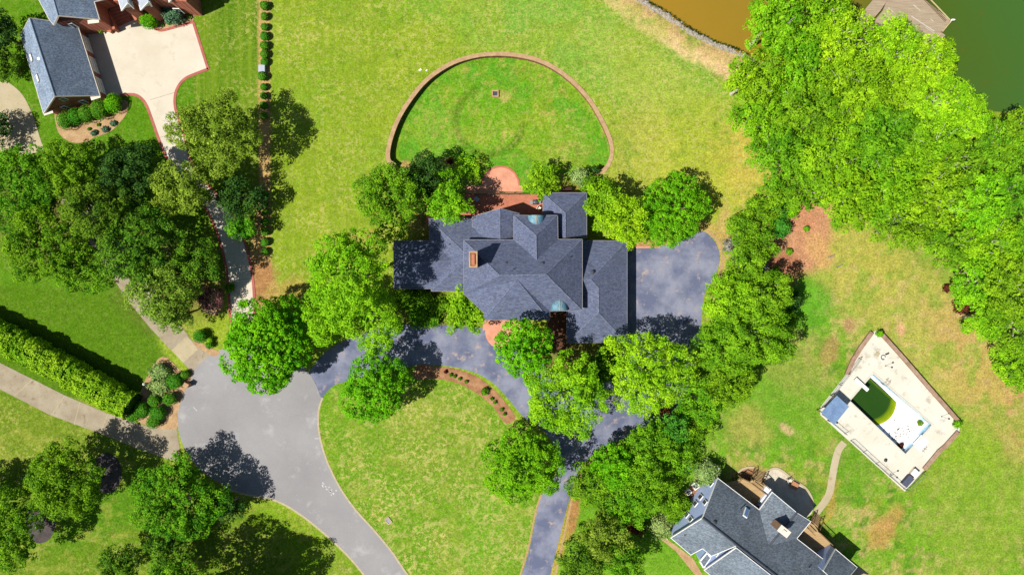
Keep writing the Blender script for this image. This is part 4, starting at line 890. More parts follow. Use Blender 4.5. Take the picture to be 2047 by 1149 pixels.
# main house
c = W(1020, 540); mh = empty('main_house', (c.x, c.y, 0), 'large brick house with blue grey hipped roofs in the middle, behind the island', 'house')
E, R = 6.0, 9.9
a, b_, c_, d_, f_, g_, h_ = Zm(508, 515, E), Zm(795, 515, E), Zm(795, 375, E), Zm(1048, 375, E), Zm(1050, 512, E), Zm(1190, 512, E), Zm(1190, 920, E)
K1, K2 = Zm(925, 490, 8.35), Zm(928, 630, 8.35); R1, R2 = Zm(715, 718, R), Zm(982, 712, R)
A1, A2 = Zm(815, 745, 9.4), Zm(842, 744, 9.35); L1, L2, L3 = Zm(508, 825, E), Zm(625, 935, E), Zm(625, 975, E); V1, V2 = Zm(1003, 925, E), Zm(1003, 975, E)
roof('main_roof', [[a, b_, K2, f_, g_, R2, R1], [b_, c_, K1, K2], [c_, d_, K1], [d_, f_, K2, K1], [g_, h_, R2], [R1, R2, h_, V1, A2, A1], [A1, A2, V1, V2], [A1, L3, V2], [a, L1, R1], [L1, L2, L3, A1, R1]],
     SH_MAIN, mh, 0.25, [(R1, R2), (a, R1), (g_, R2), (h_, R2), (c_, K1), (d_, K1), (K1, K2), (A1, V2), (A1, L3), (L1, R1)], rim=GUTTER)
walls('main_walls', [p[:2] for p in (a, b_, c_, d_, f_, g_, h_, V1, V2, L3, L2, L1)], E, BRICK, mh, 0.45)
# east wing
e = 3.0
n1, n2, n3, n4 = Zm(1160, 520, e), Zm(1447, 520, e), Zm(1447, 1105, e), Zm(1100, 1105, e)
p1, p2, p3, p4 = Zm(1165, 742, 5.85), Zm(1240, 741, 5.85), Zm(1283, 790, 5.25), Zm(1283, 935, 5.25); p5 = Zm(1100, 860, 3.3)
roof('east_wing_roof', [[n1, n2, p2, p1], [n2, n3, p4, p3, p2], [n3, n4, p4], [n4, p5, p1, p2, p3, p4]], SH_MAIN, mh, 0.22, [(n2, p2), (p1, p2), (p2, p3), (p3, p4), (p4, n3), (p4, n4)], rim=GUTTER)
walls('east_wing_walls', [(1160, 484), n2[:2], n3[:2], n4[:2], (1134, 600), (1160, 600)], e, BRICK, mh, 0.45)
# north east wing
q1, q2, q3, q4 = Zm(963, 245, e), Zm(1215, 245, e), Zm(1215, 502, e), Zm(963, 502, e); q5, q6 = Zm(1093, 362, 5.2), Zm(1093, 503, 5.2)
roof('north_east_roof', [[q1, q2, q5], [q2, q3, q6, q5], [q1, q5, q6, q4]], SH_MAIN, mh, 0.22, [(q1, q5), (q2, q5), (q5, q6)], rim=GUTTER)
walls('north_east_walls', [p[:2] for p in (q1, q2, q3, q4)], e, BRICK, mh, 0.4)
# middle garden room
m1, m2, m3, m4, m5, m6 = Zm(558, 440, 3.6), Zm(558, 383, 3.6), Zm(718, 335, 5.6), Zm(880, 378, 3.6), Zm(880, 515, 3.6), Zm(718, 513, 5.6)
m7 = Zm(700, 513, 5.4)
roof('garden_room_roof', [[Zm(558, 513, 3.6), m2, m3, m6], [m3, m4, m5, m6]], SH_MAIN, mh, 0.2, [(m3, m6)], rim=GUTTER)
walls('garden_room_walls', [m1[:2], m2[:2], m3[:2], m4[:2], m5[:2], (945, 478)], 3.6, BRICK, mh, 0.5)
# west wing
w1, w2, w3, w4, w5 = (857, 437, e), (1005, 437, e), (945, 582, e), (862, 582, e), (937, 512, 5.7)
roof('west_wing_roof', [[w1, w2, (1005, 512, 5.7), w5], [w1, w4, w5], [w4, w3, (945, 512, 5.7), w5]], SH_MAIN, mh, 0.22, [(w1, w5), (w4, w5)], rim=GUTTER)
walls('west_wing_walls', [w1[:2], (945, 437), w3[:2], w4[:2]], e, BRICK, mh, 0.4)
x1, x2, x3, x4, x5, x6 = (787, 481, 2.95), (866, 481, 2.95), (912, 520, 4.6), (820, 526, 4.6), (787, 577, 2.95), (866, 577, 2.95)
roof('west_porch_roof', [[x1, x2, x3, x4], [x4, x3, x6, x5], [x1, x4, x5]], SH_MAIN, mh, 0.2, [(x1, x4), (x4, x5), (x4, x3)], rim=GUTTER)
walls('west_porch_walls', [(787, 481), (866, 481), (866, 577), (787, 577)], 2.95, BRICK, mh, 0.4)
# chimney
cp = W(946, 518.5, 11.3)
bm = bmesh.new(); add_box(bm, (cp.x, cp.y, 9.2), (1.0, 2.1, 4.3)); ch = bm_obj('chimney', bm, BRICK, mh)
bm = bmesh.new(); add_box(bm, (cp.x-0.5, cp.y, 11.42), (0.22, 2.35, 0.2)); add_box(bm, (cp.x+0.5, cp.y, 11.42), (0.22, 2.35, 0.2)); add_box(bm, (cp.x, cp.y-1.06, 11.42), (0.78, 0.22, 0.2)); add_box(bm, (cp.x, cp.y+1.06, 11.42), (0.78, 0.22, 0.2)); bm_obj('chimney_cap', bm, CAPST, ch)
bm = bmesh.new(); add_box(bm, (cp.x, cp.y, 11.44), (0.45, 1.5, 0.3)); bm_obj('flue', bm, BRICKP, ch)
# copper half domes
def dome(px, py, z, rx, ry, rz, sgn):
    p = W(px, py, z); bm = bmesh.new(); n, m = 16, 8; rows = []
    for j in range(m+1):
        th = math.pi/2*j/m; rows.append([bm.verts.new((p.x+rx*math.cos(math.pi*i/n)*math.cos(th), p.y+sgn*ry*math.sin(math.pi*i/n)*math.cos(th), z+rz*math.sin(th))) for i in range(n+1)])
    for j in range(m):
        for i in range(n): bm.faces.new((rows[j][i], rows[j][i+1], rows[j+1][i+1], rows[j+1][i]))
    bmesh.ops.remove_doubles(bm, verts=bm.verts, dist=0.001)
    ba = [v for v in bm.verts if abs(v.co.y-p.y) < 1e-4]
    fr = [bm.verts.new((p.x+rx*math.cos(t), p.y-sgn*0.02, z+rz*math.sin(t))) for t in [math.pi*k/16 for k in range(17)]]; bm.faces.new(fr)
    o = bm_obj('dome_roof', bm, COPPER, mh, True)
    bm = bmesh.new()
    for t in (math.pi/2, math.pi*0.32, math.pi*0.68):
        pts = [Vector((p.x+rx*1.01*math.cos(t)*math.cos(q), p.y+sgn*ry*1.01*math.sin(t)*math.cos(q), z+rz*1.01*math.sin(q))) for q in [math.pi/2*k/8 for k in range(9)]]
        for u, v in zip(pts[:-1], pts[1:]): add_tube(bm, u, v, 0.07 if t == math.pi/2 else 0.03, None, 5)
    bm_obj('seam', bm, COPSEAM, o)
dome(*Zm(1057, 918, 0)[:2], 6.15, 1.32, 2.15, 1.35, 1)
dome(*Zm(924, 378, 0)[:2], 6.15, 1.25, 1.9, 1.25, -1)
for x, y, z in [(755, 652, 8.5), (963, 652, 8.7)]:
    q = Zm(x, y, z); p = W(*q); bm = bmesh.new(); add_tube(bm, p-Vector((0, 0, 0.5)), p, 0.17, 0.17, 10); add_ico(bm, (p.x, p.y, p.z), (0.3, 0.3, 0.17), 2); bm_obj('roof_vent', bm, DARKM, mh)
q = Zm(1250, 700, 5.6); p = W(*q); bm = bmesh.new(); add_tube(bm, p-Vector((0, 0, 0.5)), p, 0.17, 0.17, 10); add_ico(bm, (p.x, p.y, p.z), (0.3, 0.3, 0.17), 2); bm_obj('roof_vent', bm, DARKM, mh)
for x, y, z in [(793, 684, 9.5), (1118, 616, 7.5), (424, 542, 4.6)]:
    p = W(*Zm(x, y, z)); bm = bmesh.new(); add_tube(bm, p-Vector((0, 0, 0.6)), p+Vector((0, 0, 0.25)), 0.07, None, 6); bm_obj('vent_pipe', bm, DARKM, mh)
# terrace railing
t = empty('terrace_railing', W(985, 387.5), 'dark metal railing along the north edge of the brick terrace', 'railing')
bm = bmesh.new(); p0 = W(905, 387.5, 1.0); p1_ = W(1083, 387.5, 1.0)
add_tube(bm, p0, p1_, 0.035); add_tube(bm, (p0.x, p0.y, 0.2), (p1_.x, p1_.y, 0.2), 0.02)
bm_obj('rail', bm, DARKM, t)
bm = bmesh.new()
for k in range(60): q = p0.lerp(p1_, k/59.0); add_tube(bm, (q.x, q.y, 0.06), (q.x, q.y, 1.0), 0.014, None, 4)
bm_obj('baluster', bm, DARKM, t)
for k in range(9):
    bm = bmesh.new(); q = p0.lerp(p1_, k/8.0); add_box(bm, (q.x, q.y, 0.55), (0.08, 0.08, 1.05)); bm_obj('post', bm, DARKM, t)
# grill
p = W(1071, 404, 1.0); t = empty('barbecue_grill', (p.x, p.y, 0.06), 'dark covered barbecue grill on the brick terrace beside the north east wing', 'grill')
bm = bmesh.new(); add_box(bm, (p.x, p.y, 0.5), (0.9, 0.6, 0.85)); bm_obj('cabinet', bm, DARKM, t)
bm = bmesh.new(); add_ico(bm, (p.x, p.y, 1.0), (0.5, 0.36, 0.28), 3); bm_obj('lid', bm, plain('grill_lid', T(90, 100, 110), 0.4), t)
bm = bmesh.new(); add_box(bm, (p.x-0.7, p.y-0.05, 0.9), (0.45, 0.55, 0.05)); add_box(bm, (p.x+0.65, p.y, 0.9), (0.35, 0.5, 0.05)); bm_obj('side_shelf', bm, GREYM, t)
def chair(px, py, rz, label, mat, name='garden_chair'):
    p = W(px, py, 0.5); t = empty(name, (p.x, p.y, 0.06), label, 'chair', None, 0); R_ = Matrix.Translation((p.x, p.y, 0.06)) @ Matrix.Rotation(rz, 4, 'Z')
    def part(nm, boxes):
        bm = bmesh.new()
        for c, s in boxes: add_box(bm, c, s)
        bm.transform(R_); bm_obj(nm, bm, mat, t)
    part('seat', [((0, 0, 0.42), (0.56, 0.56, 0.07))]); part('backrest', [((0, 0.28, 0.72), (0.56, 0.07, 0.55))])
    for sx in (-1, 1):
        part('armrest', [((sx*0.28, 0, 0.62), (0.06, 0.56, 0.05))])
        for sy in (-1, 1): part('leg', [((sx*0.25, sy*0.25, 0.2), (0.06, 0.06, 0.4))])
chair(1077, 416.5, 0.9, 'pale garden chair tucked against the wall below the grill', CREAM)
p = W(953, 398, 0.75); t = empty('glass_table', (p.x, p.y, 0.06), 'small glass topped table standing on the shaded west part of the terrace', 'table')
bm = bmesh.new(); add_box(bm, (p.x, p.y, 0.74), (0.8, 0.6, 0.04), math.radians(-45)); bm_obj('table_top', bm, plain('frosted_glass', T(170, 190, 205), 0.2), t)
for sx, sy in ((1, 0), (-1, 0), (0, 1), (0, -1)):
    bm = bmesh.new(); add_tube(bm, (p.x+sx*0.3, p.y+sy*0.3, 0.06), (p.x+sx*0.3, p.y+sy*0.3, 0.72), 0.03); bm_obj('leg', bm, DARKM, t)

# blue siding house, bottom right
def Zs(x, y, z): return (1300+x/4.272, 880+y/4.272, z)
c = W(1510, 1070); sh = empty('blue_house', (c.x, c.y, 0), 'blue sided house with grey gabled roofs in the lower right corner', 'house')
E, R = 4.1, 8.5
A = (1434.7, 955, E); B = (1341, 1074.4, E); RR = (1404.2, 1034.6, R); X = (1517.8, 1018.2, E); J = (1536.5, 1090.8, 6.5); Y = (1592.7, 1075.6, E); Q = (1651.3, 1121.2, E)
RF = (1600, 1188, R); R2_ = (1473.3, 1089.5, R)
n = [[A, X, J, Y, Q, (1730, 1184, E), RF, R2_, RR], [RR, B, (1380.8, 1108.3, E), (1404.2, 1095.5, 5.5), (1421.8, 1110.7, 5.45), R2_]]
S1_, S2_, S3_ = (1471.5, 1094, 8.75), (1407.7, 1138.8, 4.2), (1490, 1206, 4.2)
roof('south_roof', [[S1_, S2_, S3_, (1570, 1172, 8.75)]], SH_SE, sh, 0.2, None, rim=WHITE)
G1, G2, G3, G4 = (1543.6, 983, E), (1620.8, 1041.6, E), (1592.7, 1024, 6.1), J
roof('main_roof', n+[[X, G1, G3, J], [G3, G2, Y, J]], SH_SE, sh, 0.2, [(RR, R2_), (R2_, RF), (G3, G4)], capmat=plain('dark_ridge', T(92, 98, 110), 0.9, 0.15), capw=0.16, rim=WHITE)
roof('east_roof', [[(1670, 1096.6, E), (1713.3, 1133, E), (1680, 1172, 7.3), (1645.4, 1140, 7.3)]], SH_SE, sh, 0.2, None, rim=WHITE)
# walls: west gable
def wallpoly(name, pts3, mat, parent, th=0.25):
    """vertical wall through points given as (x,y,z) world, extruded th inward"""
    bm = bmesh.new(); a = Vector(pts3[0]); b = Vector(pts3[1]); d = (b-a); d.z = 0; n_ = Vector((-d.y, d.x, 0)).normalized()*th
    v0 = [bm.verts.new(p) for p in pts3]; v1 = [bm.verts.new(Vector(p)+n_) for p in pts3]; bm.faces.new(v0); bm.faces.new(list(reversed(v1)))
    for i in range(len(v0)): j = (i+1) % len(v0); bm.faces.new((v0[i], v0[j], v1[j], v1[i]))
    return bm_obj(name, bm, mat, parent)
wa, wb, wr = W(*A), W(*B), W(*RR); inn = (W(1510, 1090, 5)-((wa+wb)/2)); inn.z = 0; inn.normalize(); dd = (wa-wb); dd.z = 0; dd.normalize()
ga, gb, gr_ = wa+inn*0.35-dd*0.35, wb+inn*0.35+dd*0.35, wr+inn*0.35
wallpoly('gable_wall', [(gb.x, gb.y, -0.2), (ga.x, ga.y, -0.2), (ga.x, ga.y, E-0.15), (gr_.x, gr_.y, R-0.3), (gb.x, gb.y, E-0.15)], BLUEW, sh, -0.25)
nrm_ = inn*-1
for t0, t1, z0, z1 in [(0.62, 0.70, 1.9, 3.3), (0.50, 0.58, 1.9, 3.3), (0.30, 0.38, 1.9, 3.3), (0.86, 0.94, 1.9, 3.3), (0.62, 0.69, 4.5, 5.8), (0.31, 0.38, 4.2, 5.5)]:
    window(gb, ga, t0, t1, z0, z1, sh, 1 if (Vector((dd.y, -dd.x)).dot(Vector((nrm_.x, nrm_.y))) > 0) else -1)
bodies = [[A, X, Y, Q, (1730, 1184, E), (1600, 1240, E), (1404.2, 1095.5, E), (1380.8, 1108.3, E), B], [X, G1, G2, Y]]
for k, pl in enumerate(bodies): walls('house_walls', [p[:2] for p in pl], E, BLUEW, sh, 0.38)
bm = bmesh.new()
g1, g2, g3 = W(1543.6, 983, E), W(1620.8, 1041.6, E), W(1592.7, 1024, 7.6)
walls('south_walls', [(1407.7, 1137.3), (1471.5, 1100), (1520, 1140), (1490, 1206)], 4.2, BLUEW, sh, 0.35)
s1, s2 = W(1468, 1098, 9.8), W(1409, 1137, 5.6)
s1b = W(1471.5, 1094, 8.75); s2b = W(1407.7, 1138.8, 4.2); df = (s1b-s2b); df.z = 0; df.normalize(); nn_ = Vector((df.y, -df.x, 0)); nn_ = nn_ if nn_.dot(Vector((1, -1, 0))) > 0 else -nn_
s2c = s2b+nn_*0.3+df*0.3; s1c = s1b+nn_*0.3
wallpoly('south_gable_wall', [(s2c.x, s2c.y, 0), (s1c.x, s1c.y, 0), (s1c.x, s1c.y, 8.4), (s2c.x, s2c.y, 4.0)], BLUEW, sh, 0.2 if Vector((-df.y, df.x, 0)).dot(nn_) > 0 else -0.2)
sidew = 1 if Vector((df.y, -df.x, 0)).dot(nn_) < 0 else -1
window(s2c, s1c, 0.42, 0.60, 3.2, 4.6, sh, sidew)
e1, e2 = W(1670, 1096.6, E), W(1645.4, 1140, 7.3)
wallpoly('east_gable_wall', [(e1.x+.2, e1.y-.2, 0), (e2.x+.2, e2.y-.2, 0), (e2.x+.2, e2.y-.2, 7.1), (e1.x+.2, e1.y-.2, 3.9)], BLUEW, sh, 0.2)
walls('east_walls', [(1670, 1096.6), (1713.3, 1133), (1680, 1185), (1645.4, 1150)], E, BLUEW, sh, 0.35)
roof('porch_roof', [[(1413.6, 1104.5, 3.2), (1421.5, 1114, 3.2), (1407, 1135, 3.2), (1399, 1121.5, 3.2)]], SH_SE, sh, 0.15, None, rim=WHITE, rimw=0.1)
walls('porch_walls', [(1413.6, 1104.5), (1421.5, 1114), (1407, 1135), (1399, 1121.5)], 3.2, BLUEW, sh, 0.15)
# chimney box with pale cap on the roof
p = W(1567, 1061, 8.1); bm = bmesh.new(); rzc = math.radians(-38); add_box(bm, (p.x, p.y, 5.9), (1.7, 1.0, 4.4), rzc); ch = bm_obj('chimney', bm, plain('tan_siding', T(190, 150, 120), 0.8), sh)
bm = bmesh.new(); add_box(bm, (p.x, p.y, 8.16), (1.8, 1.1, 0.14), rzc); bm_obj('chimney_cap', bm, CREAM, ch)
bm = bmesh.new(); add_box(bm, (p.x, p.y, 8.3), (0.6, 0.4, 0.2), rzc); bm_obj('flue', bm, CREAM, ch)
# skylight and roof vents
p = W(*Zs(818, 615, 7.9)); nv = Vector((0.33, 0.42, 0.84)).normalized()
bm = bmesh.new(); M = Matrix.Translation(W(1491.5, 1024, 5.35)) @ Matrix.Rotation(math.radians(-37), 4, 'Z') @ Matrix.Rotation(math.radians(38) * -1, 4, 'X') @ Matrix.Diagonal((0.75, 1.5, 0.18, 1)); bmesh.ops.create_cube(bm, size=1, matrix=M); sk_ = bm_obj('skylight', bm, WHITE, sh)
bm = bmesh.new(); M = Matrix.Translation(W(1491.5, 1024, 5.35)+Vector((0.05, 0.06, 0.09))) @ Matrix.Rotation(math.radians(-37), 4, 'Z') @ Matrix.Rotation(math.radians(-38), 4, 'X') @ Matrix.Diagonal((0.55, 1.3, 0.1, 1)); bmesh.ops.create_cube(bm, size=1, matrix=M); bm_obj('skylight_pane', bm, plain('sky_glass', T(120, 160, 210), 0.15), sk_)
for x, y, z in [(548, 700, 8.0), (877, 1008, 8.1)]:
    p = W(*Zs(x, y, z)); bm = bmesh.new(); add_tube(bm, p-Vector((0, 0, .6)), p, 0.2, None, 10); add_ico(bm, p, (0.36, 0.36, 0.2), 2); bm_obj('roof_vent', bm, DARKM, sh)
for x, y, z in [(768, 618, 6.6), (1358, 1088, 6.0), (295, 812, 5.8)]:
    p = W(*Zs(x, y, z)); bm = bmesh.new(); add_tube(bm, p-Vector((0, 0, .5)), p+Vector((0, 0, .25)), 0.08, None, 6); bm_obj('vent_pipe', bm, GREYM, sh)
# timber decks of the blue house
def deck(name, pts, z, label):
    ps = [W(*Zs(x, y, z)) for x, y in pts]; c0 = ps[0]; t = empty(name, (c0.x, c0.y, 0), label, 'deck')
    bm = bmesh.new(); add_prism(bm, [(p.x, p.y) for p in ps], z-0.18, z); bm_obj('deck_floor', bm, DECKW, t)
    for p in ps:
        bm = bmesh.new(); add_box(bm, (p.x, p.y, z/2-0.1), (0.16, 0.16, z-0.2)); bm_obj('post', bm, POSTW, t)
    return t
def rails(t, pts, z, closed=False):
    ps = [W(*Zs(x, y, z)) for x, y in pts]
    for a, b in zip(ps[:-1], ps[1:]):
        bm = bmesh.new(); add_box(bm, ((a+b)/2+Vector((0, 0, 1.0))), ((b-a).length, 0.12, 0.06), math.atan2((b-a).y, (b-a).x)); add_box(bm, ((a+b)/2+Vector((0, 0, 0.15))), ((b-a).length, 0.05, 0.06), math.atan2((b-a).y, (b-a).x))
        n_ = int((b-a).length/0.18)
        for k in range(n_): q = a.lerp(b, (k+0.5)/n_); add_tube(bm, q+Vector((0, 0, .1)), q+Vector((0, 0, 1.0)), 0.02, None, 4)
        bm_obj('railing', bm, POSTW, t)
def stairs(t, a0, a1, b0, b1, z, n=8):
    """a0,a1 top edge; b0,b1 bottom edge (zoom coordinates)"""
    for k in range(n):
        f = (k+0.5)/n; zz = z*(1-f); bm = bmesh.new()
        p = [W(*Zs(*(u[i]+(v[i]-u[i])*g for i in range(2)), zz)) for u, v, g in ((a0, b0, f-0.42/n), (a1, b1, f-0.42/n), (a1, b1, f+0.42/n), (a0, b0, f+0.42/n))]
        add_prism(bm, [(q.x, q.y) for q in p], zz-0.07, zz); bm_obj('step', bm, DECKW, t)
    for u, v in ((a0, b0), (a1, b1)):
        bm = bmesh.new(); p = W(*Zs(u[0], u[1], z)); q = W(*Zs(v[0], v[1], 0.1)); add_tube(bm, p+Vector((0, 0, .9)), q+Vector((0, 0, .9)), 0.06); add_tube(bm, p-Vector((0, 0, .1)), q, 0.09)
        for f in (0.05, 0.5, 0.95): s = p.lerp(q, f); add_tube(bm, s-Vector((0, 0, .1)), s+Vector((0, 0, .95)), 0.05, None, 4)
        bm_obj('stair_rail', bm, POSTW, t)
t = deck('timber_deck', [(735, 345), (770, 312), (850, 350), (880, 328), (1000, 402), (930, 570), (620, 370)], 1.7, 'wooden deck with a stair in the corner north of the blue house gable')
rails(t, [(735, 345), (770, 312), (850, 350)], 1.7); rails(t, [(940, 345), (1000, 402)], 1.7); rails(t, [(860, 362), (985, 455)], 1.7); stairs(t, (865, 335), (945, 365), (890, 235), (985, 270), 1.7, 9)
t = deck('timber_deck', [(1255, 835), (1365, 700), (1400, 720), (1430, 765), (1480, 815), (1570, 915), (1495, 1020)], 1.7, 'narrow wooden deck with a stair beside the concrete path end')
rails(t, [(1425, 770), (1540, 880)], 1.7); rails(t, [(1330, 735), (1385, 790)], 1.7); stairs(t, (1375, 690), (1430, 745), (1400, 605), (1460, 655), 1.7, 8)
sheet('stone_patio', [Zs(x, y, 0)[:2] for x, y in cr([(985, 275), (1060, 237), (1130, 262), (1220, 335), (1320, 400), (1370, 470), (1395, 550), (1360, 640), (1250, 640), (1050, 450), (990, 380), (955, 310)], 4, True)], 0.035, PATST)
ribbon('stone_edging', [Zs(x, y, 0)[:2] for x, y in cr([(985, 275), (1060, 237), (1130, 262), (1220, 335), (1320, 400), (1370, 470), (1397, 550)], 5)], 0.35, 0.12, CONCT, 0.12)
ribbon('stone_edging', [Zs(x, y, 0)[:2] for x, y in cr([(750, 275), (790, 243), (840, 230), (890, 232)], 5)], 0.3, 0.12, CONCT, 0.12)
sheet('planting_bed', [Zs(x, y, 0)[:2] for x, y in [(750, 275), (790, 246), (840, 233), (890, 235), (860, 330), (800, 330)]], 0.02, MULCH)
sheet('planting_bed', [(1315, 1066), (1345, 1085), (1385, 1115), (1405, 1149), (1440, 1200), (1420, 1200), (1390, 1149), (1350, 1100), (1318, 1075)], 0.02, MULCHT)
sheet('concrete_apron', [(1700, 1149), (1714, 1130), (1740, 1149), (1770, 1190), (1690, 1190)], 0.03, CONCT)
# patio things
p = W(*Zs(1230, 385, 0.4)); t = empty('fire_table', (p.x, p.y, 0.03), 'brown square fire pit table on the stone patio by the blue house', 'table')
bm = bmesh.new(); add_box(bm, (p.x, p.y, 0.25), (0.95, 0.95, 0.4), math.radians(-30)); bm_obj('base', bm, POSTW, t)
bm = bmesh.new(); add_box(bm, (p.x, p.y, 0.48), (1.15, 1.15, 0.06), math.radians(-30)); bm_obj('table_top', bm, plain('terracotta', T(205, 150, 110), 0.8), t)
chair(*Zs(1185, 340, 0)[:2], 0.4, 'pale chair at the edge of the stone patio by the fire pit table', CREAM)
# white bay box at the deck
p = W(*Zs(1005, 430, 2.4)); t = empty('hot_tub', (p.x, p.y, 0), 'white box shaped tub standing at the end of the deck beside the gable corner', 'tub')
bm = bmesh.new(); add_box(bm, (p.x, p.y, 1.2), (1.25, 1.0, 2.4), math.radians(-38)); bm_obj('tub_body', bm, WHITE, t)
p = W(*Zs(972, 505, 2.4)); bm = bmesh.new(); add_box(bm, (p.x, p.y, 2.1), (0.7, 1.6, 0.7), math.radians(-38)); bm_obj('cover', bm, WHITE, t)
# air conditioners
for x, y, s, lb in [(1391, 971, 1.0, 'larger white air conditioner on the mulch beside the blue house'), (1377.5, 984, 0.8, 'smaller white air conditioner further from the blue gable wall')]:
    p = W(x, y, 0.9); t = empty('air_conditioner', (p.x, p.y, 0), lb, 'air conditioner')
    bm = bmesh.new(); add_box(bm, (p.x, p.y, 0.45*s), (1.05*s, 1.05*s, 0.9*s), math.radians(35)); bmesh.ops.bevel(bm, geom=bm.edges[:], offset=0.04, segments=2, affect='EDGES'); bm_obj('housing', bm, WHITE, t)
    bm = bmesh.new(); add_tube(bm, (p.x, p.y, 0.9*s-0.02), (p.x, p.y, 0.9*s+0.015), 0.40*s, None, 20); g = bm_obj('fan_grille', bm, DARKM, t)
    bm = bmesh.new()
    for k in range(3): add_box(bm, (p.x+0.2*s*math.cos(k*2.1), p.y+0.2*s*math.sin(k*2.1), 0.9*s+0.02), (0.32*s, 0.14*s, 0.02), k*2.1)
    add_tube(bm, (p.x, p.y, 0.9*s), (p.x, p.y, 0.9*s+0.05), 0.1*s, None, 10); bm_obj('fan_blade', bm, GREYM, g)
sheet('planting_bed', [(1368, 985), (1392, 952), (1402, 965), (1385, 1000)], 0.03, MULCH)
# satellite dish
p = W(1434, 937, 1.6); t = empty('satellite_dish', (p.x, p.y, 0), 'round white dish on a pole at the north corner of the blue house', 'dish')
bm = bmesh.new(); add_tube(bm, (p.x, p.y, 0), (p.x, p.y, 1.6), 0.04); bm_obj('pole', bm, GREYM, t)
bm = bmesh.new(); add_ico(bm, (0, 0, 0), (0.42, 0.30, 0.08), 3); bm.transform(Matrix.Translation((p.x, p.y, 1.65)) @ Matrix.Rotation(0.5, 4, 'X')); bm_obj('reflector', bm, WHITE, t, True)
bm = bmesh.new(); add_tube(bm, (p.x, p.y, 1.7), (p.x-0.05, p.y+0.35, 2.0), 0.02); bm_obj('arm', bm, GREYM, t)
# blue garden cloth on timber pieces
p = W(1376, 938, 0.5); t = empty('garden_bench', (p.x, p.y, 0), 'low timber bench with a bright blue seat among the bushes', 'bench')
bm = bmesh.new(); add_box(bm, (p.x, p.y, 0.45), (0.9, 0.7, 0.08), 0.9); bm_obj('seat', bm, plain('blue_cloth', T(40, 150, 225), 0.8), t)
for s in (-1, 1):
    bm = bmesh.new(); add_box(bm, (p.x+s*0.55, p.y+s*0.7, 0.35), (0.8, 0.45, 0.5), 0.9); bm_obj('side_box', bm, plain('pink_timber', T(215, 170, 150), 0.85), t)

# brick house, top left
c = W(190, 60); nh = empty('brick_house', (c.x, c.y, 0), 'red brick house with slate garage roof and steps in the upper left', 'house')
E, R = 3.0, 7.0
g1, g2, g3, g4, g5, g6 = (41, 71, E), (87, 228, E), (200, 191.5, E), (155, 50, E), (59, 36.5, R), (109.6, 193, R)
roof('garage_roof', [[g1, g5, g6, g2], [g5, g4, g3, g6]], SH_NW, nh, 0.2, [(g5, g6)], capmat=plain('pale_ridge', T(165, 185, 205), 0.8, 0.1), rim=CREAM)
wp = [W(*q) for q in (g1, g2, g3, g4)]; pts = inset([(q.x, q.y) for q in wp], 0.45); bm = bmesh.new(); add_prism(bm, pts, -0.2, E-0.1); bm_obj('garage_walls', bm, BRICK, nh)
pa, pb = Vector(pts[1]), Vector(pts[2]); pm = (pa+pb)/2; pr = W(*g6)
wallpoly('garage_gable', [(pa.x, pa.y, E-0.3), (pb.x, pb.y, E-0.3), (pm.x, pm.y, R-0.35)], BRICK, nh, 0.2)
bm = bmesh.new()
for e0, sgn in ((W(*g2), 1), (W(*g3), -1)):
    dv = (pb-pa).normalized()*sgn; cpt = Vector((e0.x, e0.y))+dv*0.75; add_box(bm, (cpt.x, cpt.y, E-0.05), (1.5, 0.6, 0.12), math.atan2((pb-pa).y, (pb-pa).x))
bm_obj('cornice', bm, CREAM, nh)
window(pa, pb, 0.24, 0.34, 1.0, 2.6, nh); window(pa, pb, 0.60, 0.70, 1.0, 2.6, nh); window(pa, pb, 0.45, 0.55, 4.1, 5.4, nh)
qa, qb = Vector(pts[2]), Vector(pts[3])
for t0, t1 in ((0.06, 0.30), (0.38, 0.62), (0.70, 0.94)):
    bm = bmesh.new(); panel(bm, qa, qb, t0, t1, 0.05, 2.45, 0.03, 0.12); gd = bm_obj('garage_door', bm, WHITE, nh)
    bm = bmesh.new()
    for k in range(4): panel(bm, qa, qb, t0+0.01, t1-0.01, 0.12+k*0.6, 0.16+k*0.6, 0.10, 0.02)
    bm_obj('door_rail', bm, GUTTER, gd)
for x, y, z in [(63, 115.5, 4.3), (76, 156.5, 4.35)]:
    M = Matrix.Translation(W(x, y, z)) @ Matrix.Rotation(math.radians(-72), 4, 'Z') @ Matrix.Rotation(math.radians(41), 4, 'X')
    bm = bmesh.new(); bmesh.ops.create_cube(bm, size=1, matrix=M @ Matrix.Diagonal((1.25, 0.7, 0.16, 1))); s_ = bm_obj('skylight', bm, GUTTER, nh)
    bm = bmesh.new(); bmesh.ops.create_cube(bm, size=1, matrix=M @ Matrix.Translation((0, 0, 0.06)) @ Matrix.Diagonal((1.0, 0.5, 0.12, 1))); bm_obj('skylight_pane', bm, WHITE, s_)
p = W(78, 118, 6.1); bm = bmesh.new(); add_tube(bm, p-Vector((0, 0, .7)), p+Vector((0, 0, .1)), 0.25, None, 10); bm_obj('roof_vent', bm, WHITE, nh)
